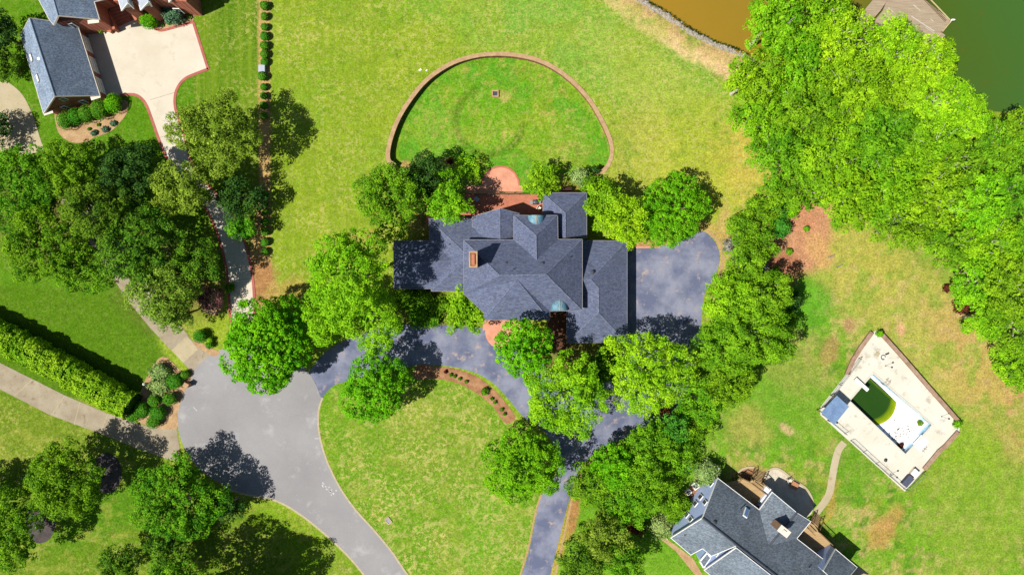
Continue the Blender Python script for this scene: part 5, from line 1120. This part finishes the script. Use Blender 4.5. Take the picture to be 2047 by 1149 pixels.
# two-storey part
E, R = 5.6, 8.6
h1, h2, h3, h4, h5 = (70, -14, E), (84, 36.5, E), (107.3, 51, E), (199, 39.4, E), (186, -4, E)
r1, r2 = (116, 32, R), (100, -24, R)
roof('upper_roof', [[h1, (98, 39, E), h3, r1, r2], [r2, r1, h4, h5]], SH_NW, nh, 0.2, [(r1, r2)], capmat=plain('pale_ridge2', T(165, 185, 205), 0.8, 0.1), rim=CREAM)
walls('upper_walls', [(72, -60), (101, 39), h3[:2], h4[:2], (175, -60)], E, BRICK, nh, 0.45)
ua, ub = W(*h3), W(*h4); window((ua.x+.4, ua.y+.35), (ub.x-.4, ub.y+.35), 0.2, 0.32, 3.2, 5.0, nh)
bm = bmesh.new(); q = W(186, 43, E); add_box(bm, (q.x, q.y, E-0.1), (1.7, 0.55, 0.12), math.radians(7)); bm_obj('cornice', bm, CREAM, nh)
roof('wing_roof', [[(160, -30, 8.8), (172, 8, 5.6), (212, -2, 5.6), (200, -40, 5.6)]], SH_NW, nh, 0.2, None, rim=CREAM)
walls('wing_walls', [(160, -60), (168, 6), (206, -6), (196, -60)], 5.6, BRICK, nh, 0.4)
# right wing with two small gables
walls('east_walls', [(226, -70), (226, 2), (262, 2), (300, -4), (372, 3), (360, -70)], 5.6, BRICK, nh, 0.0)
roof('east_roof', [[(222, -8, 5.7), (262, -2, 5.7), (300, -10, 5.7), (376, -4, 5.7), (360, -60, 9), (226, -60, 9)]], SH_NW, nh, 0.2, None, rim=CREAM)
for (l, rr_, ap, bk) in [((243, 22), (267, 17), (256, 6), (244, -30)), ((281, 21), (303, 13), (297, 4), (290, -30)), ((338, 5), (356, -3), (350, -10), (340, -40))]:
    L_, R__, AP, BK = (*l, 5.5), (*rr_, 5.5), (*ap, 6.9), (*bk, 6.9)
    roof('small_gable', [[L_, AP, BK, (l[0]-14, l[1]-46, 5.5)], [AP, R__, (rr_[0]-14, rr_[1]-46, 5.5), BK]], plain('pale_roof', T(196, 205, 216), 0.7, 0.08), nh, 0.18, None, rim=WHITE)
    a_, b__, c__ = W(*L_), W(*R__), W(*AP); nn2 = Vector((0.05, 0.25, 0)); wallpoly('gable_face', [a_+nn2, b__+nn2, c__+nn2], CREAM, nh, 0.12)
    bm = bmesh.new(); m_ = (a_+b__)/2; add_prism(bm, [(a_.x+.3, a_.y+.3), (b__.x-.3, b__.y+.3), (b__.x-.5, b__.y+3.5), (a_.x, a_.y+3.5)], 0, 5.3); bm_obj('bay_walls', bm, BRICK, nh)
wa_, wb_ = W(290, 0, 5.6), W(372, 3, 5.6)
window((wa_.x, wa_.y-.05), (wb_.x, wb_.y-.05), 0.45, 0.62, 0.9, 2.9, nh)
# brick steps
t = empty('brick_steps', W(250, 60), 'flight of red brick steps with side walls descending to the concrete drive', 'steps')
for k in range(7):
    f = k/6.0; z = 1.5*(1-f)+0.12; bm = bmesh.new(); x0, y0 = 214+14*f, 8+42*f; x1, y1 = 248+17*f, 0+33*f
    pA, pB = W(x0, y0, z), W(x1, y1, z); pC, pD = W(x1+2.6, y1+6.4, z), W(x0+2.6, y0+6.4, z); add_prism(bm, [(q.x, q.y) for q in (pA, pB, pC, pD)], -0.1, z); bm_obj('step', bm, BRICKP, t)
for (x0, y0, x1, y1) in ((209, 6, 230, 60), (252, 4, 274, 42)):
    bm = bmesh.new(); a_, b__ = W(x0, y0, 1.2), W(x1, y1, 1.2); m_ = (a_+b__)/2; add_box(bm, (m_.x, m_.y, 0.7), ((b__-a_).length, 0.4, 1.6), math.atan2((b__-a_).y, (b__-a_).x)); bm_obj('side_wall', bm, BRICKP, t)
t = empty('brick_planter', W(200, 45), 'low brick planter wall in the corner between the garage and the steps', 'planter')
bm = bmesh.new()
for (x0, y0, x1, y1) in ((183, 42, 222, 64), (195, 15, 207, 55)):
    a_, b__ = W(x0, y0, 0.6), W(x1, y1, 0.6); m_ = (a_+b__)/2; add_box(bm, (m_.x, m_.y, 0.3), ((b__-a_).length, 0.35, 0.7), math.atan2((b__-a_).y, (b__-a_).x))
bm_obj('planter_wall', bm, BRICKP, t)

# ------------------------------------------------------------------ dock and shore
WZ = -0.32
def dockpoly(parent, name, px, z, th=0.18, mat=None):
    ps = [W(x, y, z) for x, y in px]; bm = bmesh.new(); add_prism(bm, [(p.x, p.y) for p in ps], z-th, z); return bm_obj(name, bm, mat or WOOD, parent)
c = W(1820, 30); t = empty('wooden_dock', (c.x, c.y, WZ), 'weathered timber dock platform over green water at the top right', 'dock')
dockpoly(t, 'platform', [(1783, -25), (1836, -25), (1850, 0), (1900, 42), (1862, 90), (1800, 135), (1700, 100), (1765, 22)], 0.45)
dockpoly(t, 'walkway', [(1770, -30), (1795, -30), (1760, 22), (1700, 90), (1690, 80), (1722, 28)], 0.55)
dockpoly(t, 'walkway', [(1746, 0), (1722, 27), (1690, 70), (1730, 70), (1762, 22), (1784, 0), (1800, -30), (1772, -30)], 0.50) if False else None
dockpoly(t, 'low_step', [(1862, 88), (1883, 66), (1890, 71), (1868, 96)], 0.10, 0.15)
bm = bmesh.new()
for (x0, y0, x1, y1) in ((1836, -25, 1901, 43), (1901, 43, 1862, 90)):
    a_, b__ = W(x0, y0, 0.5), W(x1, y1, 0.5); d = b__-a_; m_ = (a_+b__)/2
    add_box(bm, (m_.x, m_.y, 0.53), (d.length, 0.16, 0.12), math.atan2(d.y, d.x))
bm_obj('edge_beam', bm, mat_noise('pale_timber', T(215, 198, 140), T(228, 212, 160), 2, 9, 0.1, 0.9, 0), t)
a_, b__ = W(1846, -12, 0.5), W(1897, 41, 0.5); d = (b__-a_).normalized(); n_ = Vector((-d.y, d.x, 0)); n_ = n_ if n_.x < 0 else -n_
bm = bmesh.new(); L = (b__-a_).length
for k in range(int(L/0.22)): q = a_+d*(k*0.22)+n_*0.45; add_box(bm, (q.x, q.y, 0.52), (0.08, 0.42, 0.1), math.atan2(d.y, d.x))
bm_obj('bench_slats', bm, plain('dark_timber', T(90, 70, 35), 0.9), t)  # row of dark brown slats set in from the dock edge
for x, y in ((1850, 0), (1875, 21), (1900, 42), (1882, 65), (1862, 90)):
    bm = bmesh.new(); q = W(x, y, 0.5); add_tube(bm, (q.x, q.y, -1.8), (q.x, q.y, 0.62), 0.14, None, 8); bm_obj('pile', bm, POSTW, t)
q = W(1903, 41, 0.9); bm = bmesh.new(); add_tube(bm, (q.x, q.y, 0.5), (q.x, q.y, 1.0), 0.08, None, 8); add_ico(bm, (q.x+0.15, q.y+0.05, 1.0), (0.35, 0.14, 0.1), 2); bm_obj('cleat_lamp', bm, WHITE, t)
# loose light boards on the deck
bm = bmesh.new()
for x0, y0, x1, y1, w_ in ((1822, 33, 1868, 63, 0.13), (1826, 10, 1840, 22, 0.12), (1776, 16, 1786, 25, 0.12), (1860, 38, 1866, 43, 0.08), (1850, 55, 1880, 75, 0.06)):
    a_, b__ = W(x0, y0, 0.48), W(x1, y1, 0.48); d = b__-a_; m_ = (a_+b__)/2; add_box(bm, (m_.x, m_.y, 0.463), (d.length, w_, 0.03), math.atan2(d.y, d.x))
bm_obj('new_board', bm, plain('new_board', T(228, 220, 208), 0.8, 0.08), t)
# shore stones: nobody could count them
bm = bmesh.new(); r = random.Random(3); sp_ = cr(SHORE[1:8], 30)
for i in range(900):
    k = r.randrange(len(sp_)-1); x, y = sp_[k]; x += r.gauss(0, 2.2)+r.random()*3-2; y += r.gauss(0, 2.2)+2.0; q = W(x, y, -0.25); s = 0.10+0.16*r.random()
    add_ico(bm, (q.x, q.y, -0.28+0.1*r.random()), (s*1.2, s, s*0.8), 1, i, 0.3)
tag(bm_obj('shore_stones', bm, STONE), 'grey riprap stones lining the edge of the brown water', 'stones', kind='stuff')
bm = bmesh.new(); 
for i in range(420):
    k = r.randrange(len(sp_)-1); x, y = sp_[k]; x += r.gauss(0, 1.3)+3.5; y += r.gauss(0, 1.3)-3.0; q = W(x, y, -0.2)
    for j in range(4): a0 = r.random()*6.28; add_tube(bm, (q.x, q.y, -0.35), (q.x+0.22*math.cos(a0), q.y+0.22*math.sin(a0), -0.02), 0.03, 0.01, 3)
tag(bm_obj('shore_reeds', bm, LEAF['dark']), 'dark weeds growing along the waterline of the brown water', 'weeds', kind='stuff')

# ------------------------------------------------------------------ pool
DZ = 0.12
def px_tri(outer, inner, z, mat, name):
    bm = bmesh.new(); o = [W(x, y, z) for x, y in outer]; i_ = [W(x, y, z) for x, y in inner]; allp = o+i_; vs = [bm.verts.new(p) for p in allp]
    for t in tessellate_polygon([[Vector((p.x, p.y, 0)) for p in o], [Vector((p.x, p.y, 0)) for p in i_]]): bm.faces.new([vs[k] for k in t])
    for L, off in ((o, 0), (i_, len(o))):
        lo = [bm.verts.new((p.x, p.y, z-0.5)) for p in L]; n = len(L)
        for k in range(n): j = (k+1) % n; bm.faces.new((vs[off+k], vs[off+j], lo[j], lo[k]))
    me = bpy.data.meshes.new(name); bmesh.ops.recalc_face_normals(bm, faces=bm.faces); bm.to_mesh(me); bm.free(); return tag(link(name, me, mat), kind='structure')
px_tri(DECKP, POOL, DZ, POOLC, 'pool_terrace')
P = [W(x, y, DZ) for x, y in POOL]                       # N, E, S, W corners of the basin
Np, Ep, Sp, Wp = [Vector((p.x, p.y, 0)) for p in P]
def PP(u, v, z): q = (Np.lerp(Ep, u)).lerp(Wp.lerp(Sp, u), v); return Vector((q.x, q.y, z))   # u along the length, v across from the NE side
t = empty('swimming_pool', (PP(.5, .5, 0).x, PP(.5, .5, 0).y, 0), 'half drained rectangular pool with green algae water at one end', 'pool')
def gridpoly(name, fn, mat, nu=40, nv=14, us=(0, 1), vs_=(0, 1)):
    bm = bmesh.new(); g = [[bm.verts.new(fn(us[0]+(us[1]-us[0])*i/nu, vs_[0]+(vs_[1]-vs_[0])*j/nv)) for j in range(nv+1)] for i in range(nu+1)]
    for i in range(nu):
        for j in range(nv): bm.faces.new((g[i][j], g[i+1][j], g[i+1][j+1], g[i][j+1]))
    return bm_obj(name, bm, mat, t, True)
def fz(u, v):
    d = -1.0
    s = max(0, min(1, (0.62-0.10*abs(v-0.5)*2-u)/0.36)); side = max(0.0, min(1, min(v, 1-v)/0.16)) if s > 0 else 1
    end = max(0.0, min(1, u/0.10))
    return d-0.03-1.4*s*(0.15+0.85*side)*(0.4+0.6*end) if s > 0 else d-0.03*max(0, 1-max(0, u-0.62)/0.02)
gridpoly('pool_floor', lambda u, v: PP(u, v, fz(u, v)), LINER)
bm = bmesh.new()
for (u0, v0, u1, v1) in ((0, 0, 1, 0), (1, 0, 1, 1), (1, 1, 0, 1), (0, 1, 0, 0)):
    n = 10
    for k in range(n):
        f0, f1 = k/n, (k+1)/n; a_ = (u0+(u1-u0)*f0, v0+(v1-v0)*f0); b__ = (u0+(u1-u0)*f1, v0+(v1-v0)*f1)
        bm.faces.new([bm.verts.new(q) for q in (PP(*a_, DZ+0.01), PP(*b__, DZ+0.01), PP(*b__, -2.9), PP(*a_, -2.9))])
bm_obj('pool_wall', bm, LINERB, t)
bm = bmesh.new(); 
for kk, (q0, q1) in enumerate(((Np, Ep), (Ep, Sp), (Sp, Wp), (Wp, Np))):
    d = (q1-q0); m_ = (q0+q1)/2; out_ = (m_-PP(.5, .5, 0)).normalized()*0.12; add_box(bm, (m_.x+out_.x, m_.y+out_.y, DZ+0.02+0.004*(kk % 2)), (d.length+(0.5 if kk % 2 == 0 else -0.02), 0.26, 0.08), math.atan2(d.y, d.x))
bm_obj('coping', bm, mat_noise('coping', T(236, 232, 216), T(246, 242, 228), 1, 6, 0.04, 0.8, 0), t)
# algae water with a paler shallow rim
def wedge(v): return 0.47+0.12*math.sin(math.pi*min(1, max(0, v*0.95)))**0.8
aw, n_, l_, bb = nodes_mat('algae_water'); at = n_.new('ShaderNodeAttribute'); at.attribute_name = 'tone'
cc = mixc(n_, l_, ramp(n_, l_, at.outputs['Fac'], 0.0, 0.05), T(190, 205, 20), T(140, 170, 14)); cc = mixc(n_, l_, ramp(n_, l_, at.outputs['Fac'], 0.065, 0.11), cc, T(50, 88, 26))
cc = mixc(n_, l_, ramp(n_, l_, noise_n(n_, l_, 0.5, 4, 0.6), 0.4, 0.7, 0, 0.3), cc, T(34, 78, 22)); l_.new(cc, bb.inputs['Base Color']); bb.inputs['Roughness'].default_value = 0.1; bb.inputs['Specular IOR Level'].default_value = 0.3
WL = -1.015
bm = bmesh.new(); NU, NV = 40, 20; lay = bm.verts.layers.float.new('tone'); g = []
for i in range(NU+1):
    row = []
    for j in range(NV+1):
        v = 0.11+0.88*j/NV; ue = wedge(v); u = 0.03+(ue-0.03)*i/NU; vt = bm.verts.new(PP(u, v, WL)); vt[lay] = min(ue-u, (v-0.11)*0.35+0.085, 1.0); row.append(vt)
    g.append(row)
for i in range(NU):
    for j in range(NV): bm.faces.new((g[i][j], g[i+1][j], g[i+1][j+1], g[i][j+1]))
bm_obj('algae_water', bm, aw, t)
# entry steps at the shallow end
bm = bmesh.new()
for k in range(3): q = PP(1.02+0.025*k, 0.53, 0); ang = math.atan2((Sp-Ep).y, (Sp-Ep).x); add_box(bm, (q.x, q.y, -0.7+0.27*k), (1.9, 0.6, 0.6), ang)
q = PP(1.055, 0.53, 0); add_box(bm, (q.x, q.y, 0.14), (2.0, 1.7, 0.03), ang); bm_obj('entry_step', bm, LINER, t)
# diving board
a_, b__ = PP(-0.125, 0.44, 0), PP(0.10, 0.44, 0)
p0, p1_ = W(1710, 757, 0.6), W(1735, 780, 0.6); d = p1_-p0; ang = math.atan2(d.y, d.x); m_ = (p0+p1_)/2
tb = empty('diving_board', (p0.x, p0.y, DZ), 'white diving board reaching over the green end of the pool', 'diving board')
bm = bmesh.new(); add_box(bm, (m_.x, m_.y, 0.62), (d.length, 0.55, 0.07), ang); bm_obj('board', bm, WHITE, tb)
bm = bmesh.new(); q = p0+d*0.12; add_box(bm, (q.x, q.y, 0.35), (0.5, 0.45, 0.46), ang); q = p0+d*0.45; add_box(bm, (q.x, q.y, 0.35), (0.2, 0.45, 0.46), ang); bm_obj('stand', bm, GREYM, tb)
# ladders
for (u, v, lb) in ((0.19, -0.02, 'chrome pool ladder on the long side near the diving board'), (1.09, 0.62, 'chrome handrail at the shallow entry step of the pool')):
    q = PP(u, v, DZ); tl = empty('pool_ladder', (q.x, q.y, DZ), lb, 'ladder'); dn = (Np-Wp).normalized() if v < 0.1 else (Ep-Np).normalized(); sd_ = Vector((-dn.y, dn.x, 0))
    for s in (-0.25, 0.25):
        bm = bmesh.new(); a0 = q+sd_*s+dn*0.55; b0 = q+sd_*s-dn*0.25; add_tube(bm, (a0.x, a0.y, DZ), (a0.x, a0.y, 0.9), 0.03); add_tube(bm, (a0.x, a0.y, 0.9), (b0.x, b0.y, 0.9), 0.03); add_tube(bm, (b0.x, b0.y, 0.9), (b0.x, b0.y, -0.7), 0.03); bm_obj('handrail', bm, plain('tan_rail', T(190, 170, 140), 0.5), tl)
    for z in (-0.2, -0.5):
        bm = bmesh.new(); b0 = q-dn*0.25; add_box(bm, (b0.x, b0.y, z), (0.5, 0.1, 0.04), math.atan2(sd_.y, sd_.x)); bm_obj('rung', bm, GREYM, tl)
# debris: leaves and a plant on the drained floor
r = random.Random(12); bm = bmesh.new()
for i in range(220):
    cl = r.choice([(0.93, 0.93, 0.035), (0.85, 0.62, 0.05), (0.88, 0.40, 0.04), (0.80, 0.85, 0.05), (0.78, 0.62, 0.07)]); u = cl[0]+r.gauss(0, cl[2]); v = cl[1]+r.gauss(0, cl[2]*1.6)
    if not (0.63 < u < 0.985 and 0.03 < v < 0.97): continue
    q = PP(u, v, -0.975+0.02*r.random()); add_box(bm, q, (0.10+0.14*r.random(), 0.05+0.06*r.random(), 0.012), r.random()*3)
tag(bm_obj('leaf_litter', bm, mat_noise('litter', T(90, 80, 50), T(170, 140, 95), 2, 8, 0.3, 1, 0)), 'scattered dead leaves on the drained white pool floor', 'litter', kind='stuff')
q = PP(0.875, 0.17, -0.98); shrub(1839.5, 845, 6.5, 0.5, 'olive', 'weedy green plant growing on the drained pool floor', name='weed_plant', cat='plant', gz=-0.98)
shrub(1801, 890, 6, 0.3, 'redbush', 'brown heap of dead leaves in the bottom corner of the drained pool', name='leaf_heap', cat='leaves', gz=-0.98)
for k, ((x0, y0, x1, y1), lb) in enumerate((((1765, 862, 1792, 834), 'long dark pole lying on the drained pool floor beside the algae water'), ((1800, 818, 1804, 812), 'short dark stick on the drained pool floor'))):
    bm = bmesh.new(); add_tube(bm, W(x0, y0, -0.93), W(x1, y1, -0.93), 0.03); tag(bm_obj('fallen_pole' if k == 0 else 'stick', bm, DARKM), lb, 'pole' if k == 0 else 'stick')
# canopy over the pump corner
cz = 2.3; cn = [(1672.5, 790), (1697, 812), (1667, 849), (1641.5, 824)]; ps = [W(x, y, cz) for x, y in cn]
t = empty('metal_canopy', (ps[0].x, ps[0].y, DZ), 'light blue corrugated roof on posts in the left corner of the pool deck', 'canopy')
bm = bmesh.new(); NN = 36
for k in range(NN):
    f0, f1 = k/NN, (k+1)/NN; zo = 0.05 if k % 2 else 0.0
    a_, b__, c0, d0 = ps[0].lerp(ps[1], f0), ps[0].lerp(ps[1], f1), ps[3].lerp(ps[2], f1), ps[3].lerp(ps[2], f0); add_prism(bm, [(q.x, q.y) for q in (a_, b__, c0, d0)], cz-0.03+zo, cz+0.02+zo)
bm_obj('corrugated_roof', bm, BLUET, t)
for q in inset([(p.x, p.y) for p in ps], 0.2):
    bm = bmesh.new(); add_box(bm, (q[0], q[1], cz/2), (0.12, 0.12, cz-0.1)); bm_obj('post', bm, POSTW, t)
# low brick parapets of the pool deck
def parapet(line, w, h, label, cap=True):
    p = W(*line[0]); t = empty('brick_parapet', (p.x, p.y, 0), label, 'wall')
    o = ribbon('wall_body', line, w, DZ+h-0.06, mat_noise('parapet_brick%d' % len(bpy.data.materials), T(158, 122, 100), T(186, 150, 126), 0.8, 9, 0.2, 0.95, 0.1), h+0.2, None, t); o.location = -t.location
    o = ribbon('coping', line, w+0.08, DZ+h, mat_noise('parapet_cap%d' % len(bpy.data.materials), T(170, 134, 112), T(206, 176, 150), 1.2, 9, 0.2, 0.95, 0.1), 0.06, None, t); o.location = -t.location
parapet([(1764, 668), (1800, 708), (1860, 777), (1919, 844)], 0.48, 0.55, 'brick parapet along the right side of the pool deck')
parapet([(1744, 664), (1722, 694), (1706, 720), (1694, 748)], 0.6, 0.4, 'brick parapet along the upper left side of the pool deck')
parapet([(1916, 863), (1890, 892), (1878, 902), (1848, 938)], 0.6, 0.35, 'brick parapet along the lower right side of the pool deck')
# metal fence
def fence(line, label, h=1.1):
    ps = [W(x, y, DZ) for x, y in line]; t = empty('metal_fence', (ps[0].x, ps[0].y, 0), label, 'fence')
    for a_, b__ in zip(ps[:-1], ps[1:]):
        bm = bmesh.new(); up = Vector((0, 0, 1)); add_tube(bm, a_+up*h, b__+up*h, 0.03, None, 5); add_tube(bm, a_+up*0.15, b__+up*0.15, 0.025, None, 5)
        n = int((b__-a_).length/0.16)
        for k in range(n): q = a_.lerp(b__, k/n); add_tube(bm, q+up*0.12, q+up*h, 0.009, None, 3)
        bm_obj('rail_panel', bm, GREYM, t)
        n = max(1, int((b__-a_).length/2.2))
        for k in range(n+1): bm = bmesh.new(); q = a_.lerp(b__, k/n); add_box(bm, (q.x, q.y, h/2+0.05), (0.07, 0.07, h+0.1)); bm_obj('post', bm, DARKM, t)
fence([(1716, 716), (1694, 746), (1643, 812)], 'thin metal fence on the upper left edge of the pool deck above the canopy')
fence([(1643, 828), (1688, 866)], 'thin metal fence panel between the canopy and the pool gate')
fence([(1700, 880), (1750, 926), (1806, 976)], 'thin metal fence on the lower left edge of the pool deck below the gate')
fence([(1812, 977), (1843, 945)], 'thin metal fence behind the storage chests')
# lamps around the pool
for (x, y, lb) in ((1770, 731, 'thin pole lamp on the pool deck nearest the coiled hose'), (1882, 832, 'thin pole lamp on the pool deck nearest the right corner plant'), (1780, 947, 'thin pole lamp on the pool deck nearest the storage chests')):
    p = W(x, y, DZ); t = empty('pool_lamp', (p.x, p.y, DZ), lb, 'lamp')
    bm = bmesh.new(); add_tube(bm, (p.x, p.y, DZ), (p.x, p.y, 1.95), 0.025, None, 6); bm_obj('pole', bm, GREYM, t)
    bm = bmesh.new(); add_ico(bm, (p.x, p.y, 2.0), (0.16, 0.16, 0.12), 2); bm_obj('lamp_head', bm, DARKM, t)
    bm = bmesh.new(); add_tube(bm, (p.x, p.y, DZ), (p.x, p.y, DZ+0.06), 0.12, None, 10); bm_obj('base', bm, GREYM, t)
bm = bmesh.new(); p = W(1771, 920, 0.4); add_ico(bm, (p.x, p.y, DZ+0.2), (0.26, 0.26, 0.22), 2); tag(bm_obj('black_pot', bm, DARKM), 'round black pot standing alone on the lower pool deck', 'pot')
bm = bmesh.new(); p = W(1674, 845, 0.4); add_ico(bm, (p.x, p.y, DZ+0.15), (0.14, 0.14, 0.18), 2); tag(bm_obj('dark_bucket', bm, DARKM), 'small dark bucket on the deck at the canopy corner', 'bucket')
bm = bmesh.new(); p = W(1754, 708, 0.2); add_box(bm, (p.x, p.y, DZ+0.05), (0.65, 0.65, 0.1), -0.5); tag(bm_obj('beige_slab', bm, plain('beige', T(212, 200, 160), 0.8)), 'square beige slab on the pool deck beside the coiled hose', 'slab')
p = W(1767, 714, 0.4); t = empty('coiled_hose', (p.x, p.y, DZ), 'coiled black and white hose lying on the upper pool deck', 'hose')
for nm, rr_, mt, ph0, ph1 in (('white_coil', 0.55, WHITE, 1.2, 6.4), ('black_coil', 0.34, DARKM, 0.0, 5.2)):
    bm = bmesh.new(); pr_ = None
    for k in range(22):
        a0 = ph0+(ph1-ph0)*k/21; q = Vector((p.x+rr_*math.cos(a0), p.y+rr_*math.sin(a0), DZ+0.08));
        if pr_ is not None: add_tube(bm, pr_, q, 0.055, None, 5)
        pr_ = q
    bm_obj(nm, bm, mt, t)
bm = bmesh.new(); add_box(bm, (p.x+0.55, p.y+0.55, DZ+0.2), (0.5, 0.16, 0.3), 0.4); bm_obj('nozzle_block', bm, DARKM, t)
for (x, y, L, w_, mt, lm, lb) in ((1815, 961, 1.75, 0.95, plain('slate_box', T(84, 90, 112), 0.6), plain('slate_lid', T(96, 102, 126), 0.6), 'dark slate storage chest in the bottom corner of the pool deck'), (1829, 945, 1.0, 0.95, CREAM, WHITE, 'pale storage chest beside the dark slate chest on the pool deck')):
    p = W(x, y, 0.7); ang = math.radians(48); t = empty('storage_chest', (p.x, p.y, DZ), lb, 'chest')
    bm = bmesh.new(); add_box(bm, (p.x, p.y, DZ+0.3), (L, w_, 0.6), ang); bm_obj('chest_body', bm, mt, t)
    bm = bmesh.new(); add_box(bm, (p.x, p.y, DZ+0.64), (L+0.06, w_+0.06, 0.09), ang); bm_obj('lid', bm, lm, t)

# ------------------------------------------------------------------ small things on the lawns
p = W(523, 137, 0.8); t = empty('utility_box', (p.x, p.y, 0), 'white utility cabinet between boxwood balls in the straight row', 'utility box')
bm = bmesh.new(); add_box(bm, (p.x, p.y, 0.4), (0.9, 1.0, 0.8)); bm_obj('cabinet', bm, plain('pale_cabinet', T(190, 200, 215), 0.5), t)
bm = bmesh.new(); add_box(bm, (p.x, p.y, 0.83), (1.0, 1.1, 0.07)); bm_obj('lid', bm, plain('cabinet_lid', T(205, 214, 228), 0.5), t)
p = W(990, 187, LOWZ+0.3); t = empty('stone_well', (p.x, p.y, LOWZ), 'small square stone frame with a dark centre in the middle of the sunken lawn', 'drain box')
bm = bmesh.new()
for dx, dy, sx, sy in ((-.45, 0, .2, 1.1), (.45, 0, .2, 1.1), (0, .45, .7, .2), (0, -.45, .7, .2)): add_box(bm, (p.x+dx, p.y+dy, LOWZ+0.12), (sx, sy, 0.3))
bm_obj('frame', bm, CAPST, t)
bm = bmesh.new(); add_box(bm, (p.x, p.y, LOWZ+0.06), (0.7, 0.7, 0.12)); add_box(bm, (p.x, p.y, LOWZ+0.14), (0.5, 0.06, 0.04), 0.8); bm_obj('grate', bm, plain('grate', T(84, 84, 96), 0.7), t)
p = W(776, 1040, 0.1); t = empty('storm_drain', (p.x, p.y, 0), 'tan framed storm drain grate in the island lawn', 'drain'); R_ = Matrix.Translation((p.x, p.y, 0)) @ Matrix.Rotation(-0.9, 4, 'Z')
bm = bmesh.new()
for dx, dy, sx, sy in ((-.48, 0, .14, .8), (.48, 0, .14, .8), (0, .33, .82, .14), (0, -.33, .82, .14)): add_box(bm, (dx, dy, 0.05), (sx, sy, 0.16))
bm.transform(R_); bm_obj('frame', bm, CONCT, t)
bm = bmesh.new(); add_box(bm, (0, 0, 0.02), (0.82, 0.52, 0.05)); bm.transform(R_); g_ = bm_obj('pit', bm, DARKM, t)
bm = bmesh.new()
for k in range(7): add_box(bm, (-.33+k*.11, 0, 0.06), (0.05, 0.52, 0.03))
bm.transform(R_); bm_obj('grate_bars', bm, GREYM, t)
for x, y, s, lb in ((840, 140, 0.30, 'larger white irrigation cap on the lawn outside the curved wall'), (853, 141, 0.2, 'smaller white irrigation cap on the lawn outside the curved wall')):
    bm = bmesh.new(); p = W(x, y, 0.1); add_box(bm, (p.x, p.y, 0.07), (s*1.6, s, 0.16), 0.5); bmesh.ops.bevel(bm, geom=bm.edges[:], offset=0.03, segments=1, affect='EDGES'); tag(bm_obj('irrigation_cap', bm, WHITE), lb, 'cap')
# lamp post by the hedge
p = W(308, 762, 0); t = empty('lamp_post', (p.x, p.y, 0), 'tall dark lamp post with a white lantern beside the spiky grasses', 'lamp post')
q = W(288, 769, 3.0)
bm = bmesh.new(); add_tube(bm, (p.x, p.y, 0), (p.x, p.y, 2.7), 0.07, 0.05, 8); bm_obj('pole', bm, DARKM, t)
bm = bmesh.new(); add_tube(bm, (p.x, p.y, 2.7), (p.x, p.y, 3.1), 0.12, 0.2, 6); add_tube(bm, (p.x, p.y, 3.1), (p.x, p.y, 3.3), 0.22, 0.03, 6); bm_obj('lantern', bm, WHITE, t)
bm = bmesh.new(); add_tube(bm, (p.x, p.y, 0), (p.x, p.y, 0.25), 0.16, 0.1, 8); bm_obj('base', bm, DARKM, t)
p = W(371, 770, 1.3); t = empty('brick_mailbox', (p.x, p.y, 0), 'pinkish brick mailbox pillar at the rim of the turning circle', 'mailbox')
bm = bmesh.new(); add_box(bm, (p.x, p.y, 0.6), (0.65, 0.55, 1.2), -0.5); bm_obj('pillar', bm, BRICKL, t)
bm = bmesh.new(); add_box(bm, (p.x, p.y, 1.24), (0.8, 0.7, 0.1), -0.5); bm_obj('pillar_cap', bm, CAPST, t)
bm = bmesh.new(); add_box(bm, (p.x+0.22, p.y-0.14, 0.95), (0.36, 0.2, 0.25), -0.5); bm_obj('mail_door', bm, DARKM, t)
for x0, y0, x1, y1, lb in ((1656, 515, 1668, 510, 'short fallen log on the dry grass, upper of two'), (1673, 535, 1684, 529, 'short fallen log on the dry grass, lower of two')):
    bm = bmesh.new(); add_tube(bm, W(x0, y0, 0.14), W(x1, y1, 0.14), 0.14, 0.10, 8); a_ = W(x0, y0, 0.14).lerp(W(x1, y1, 0.14), 0.6); add_tube(bm, a_, a_+Vector((0.2, 0.25, 0.15)), 0.05, 0.03, 5); tag(bm_obj('fallen_log', bm, BARK), lb, 'log')
p = W(1146, 376, 0); bm = bmesh.new(); add_box(bm, (W(1133, 377, 1).x, W(1133, 377, 1).y, 0.5), (1.6, 0.5, 1.0)); tag(bm_obj('cellar_hatch', bm, plain('dark_hatch', T(70, 40, 32), 0.8)), 'dark brown hatch box behind the north east wing wall', 'hatch')
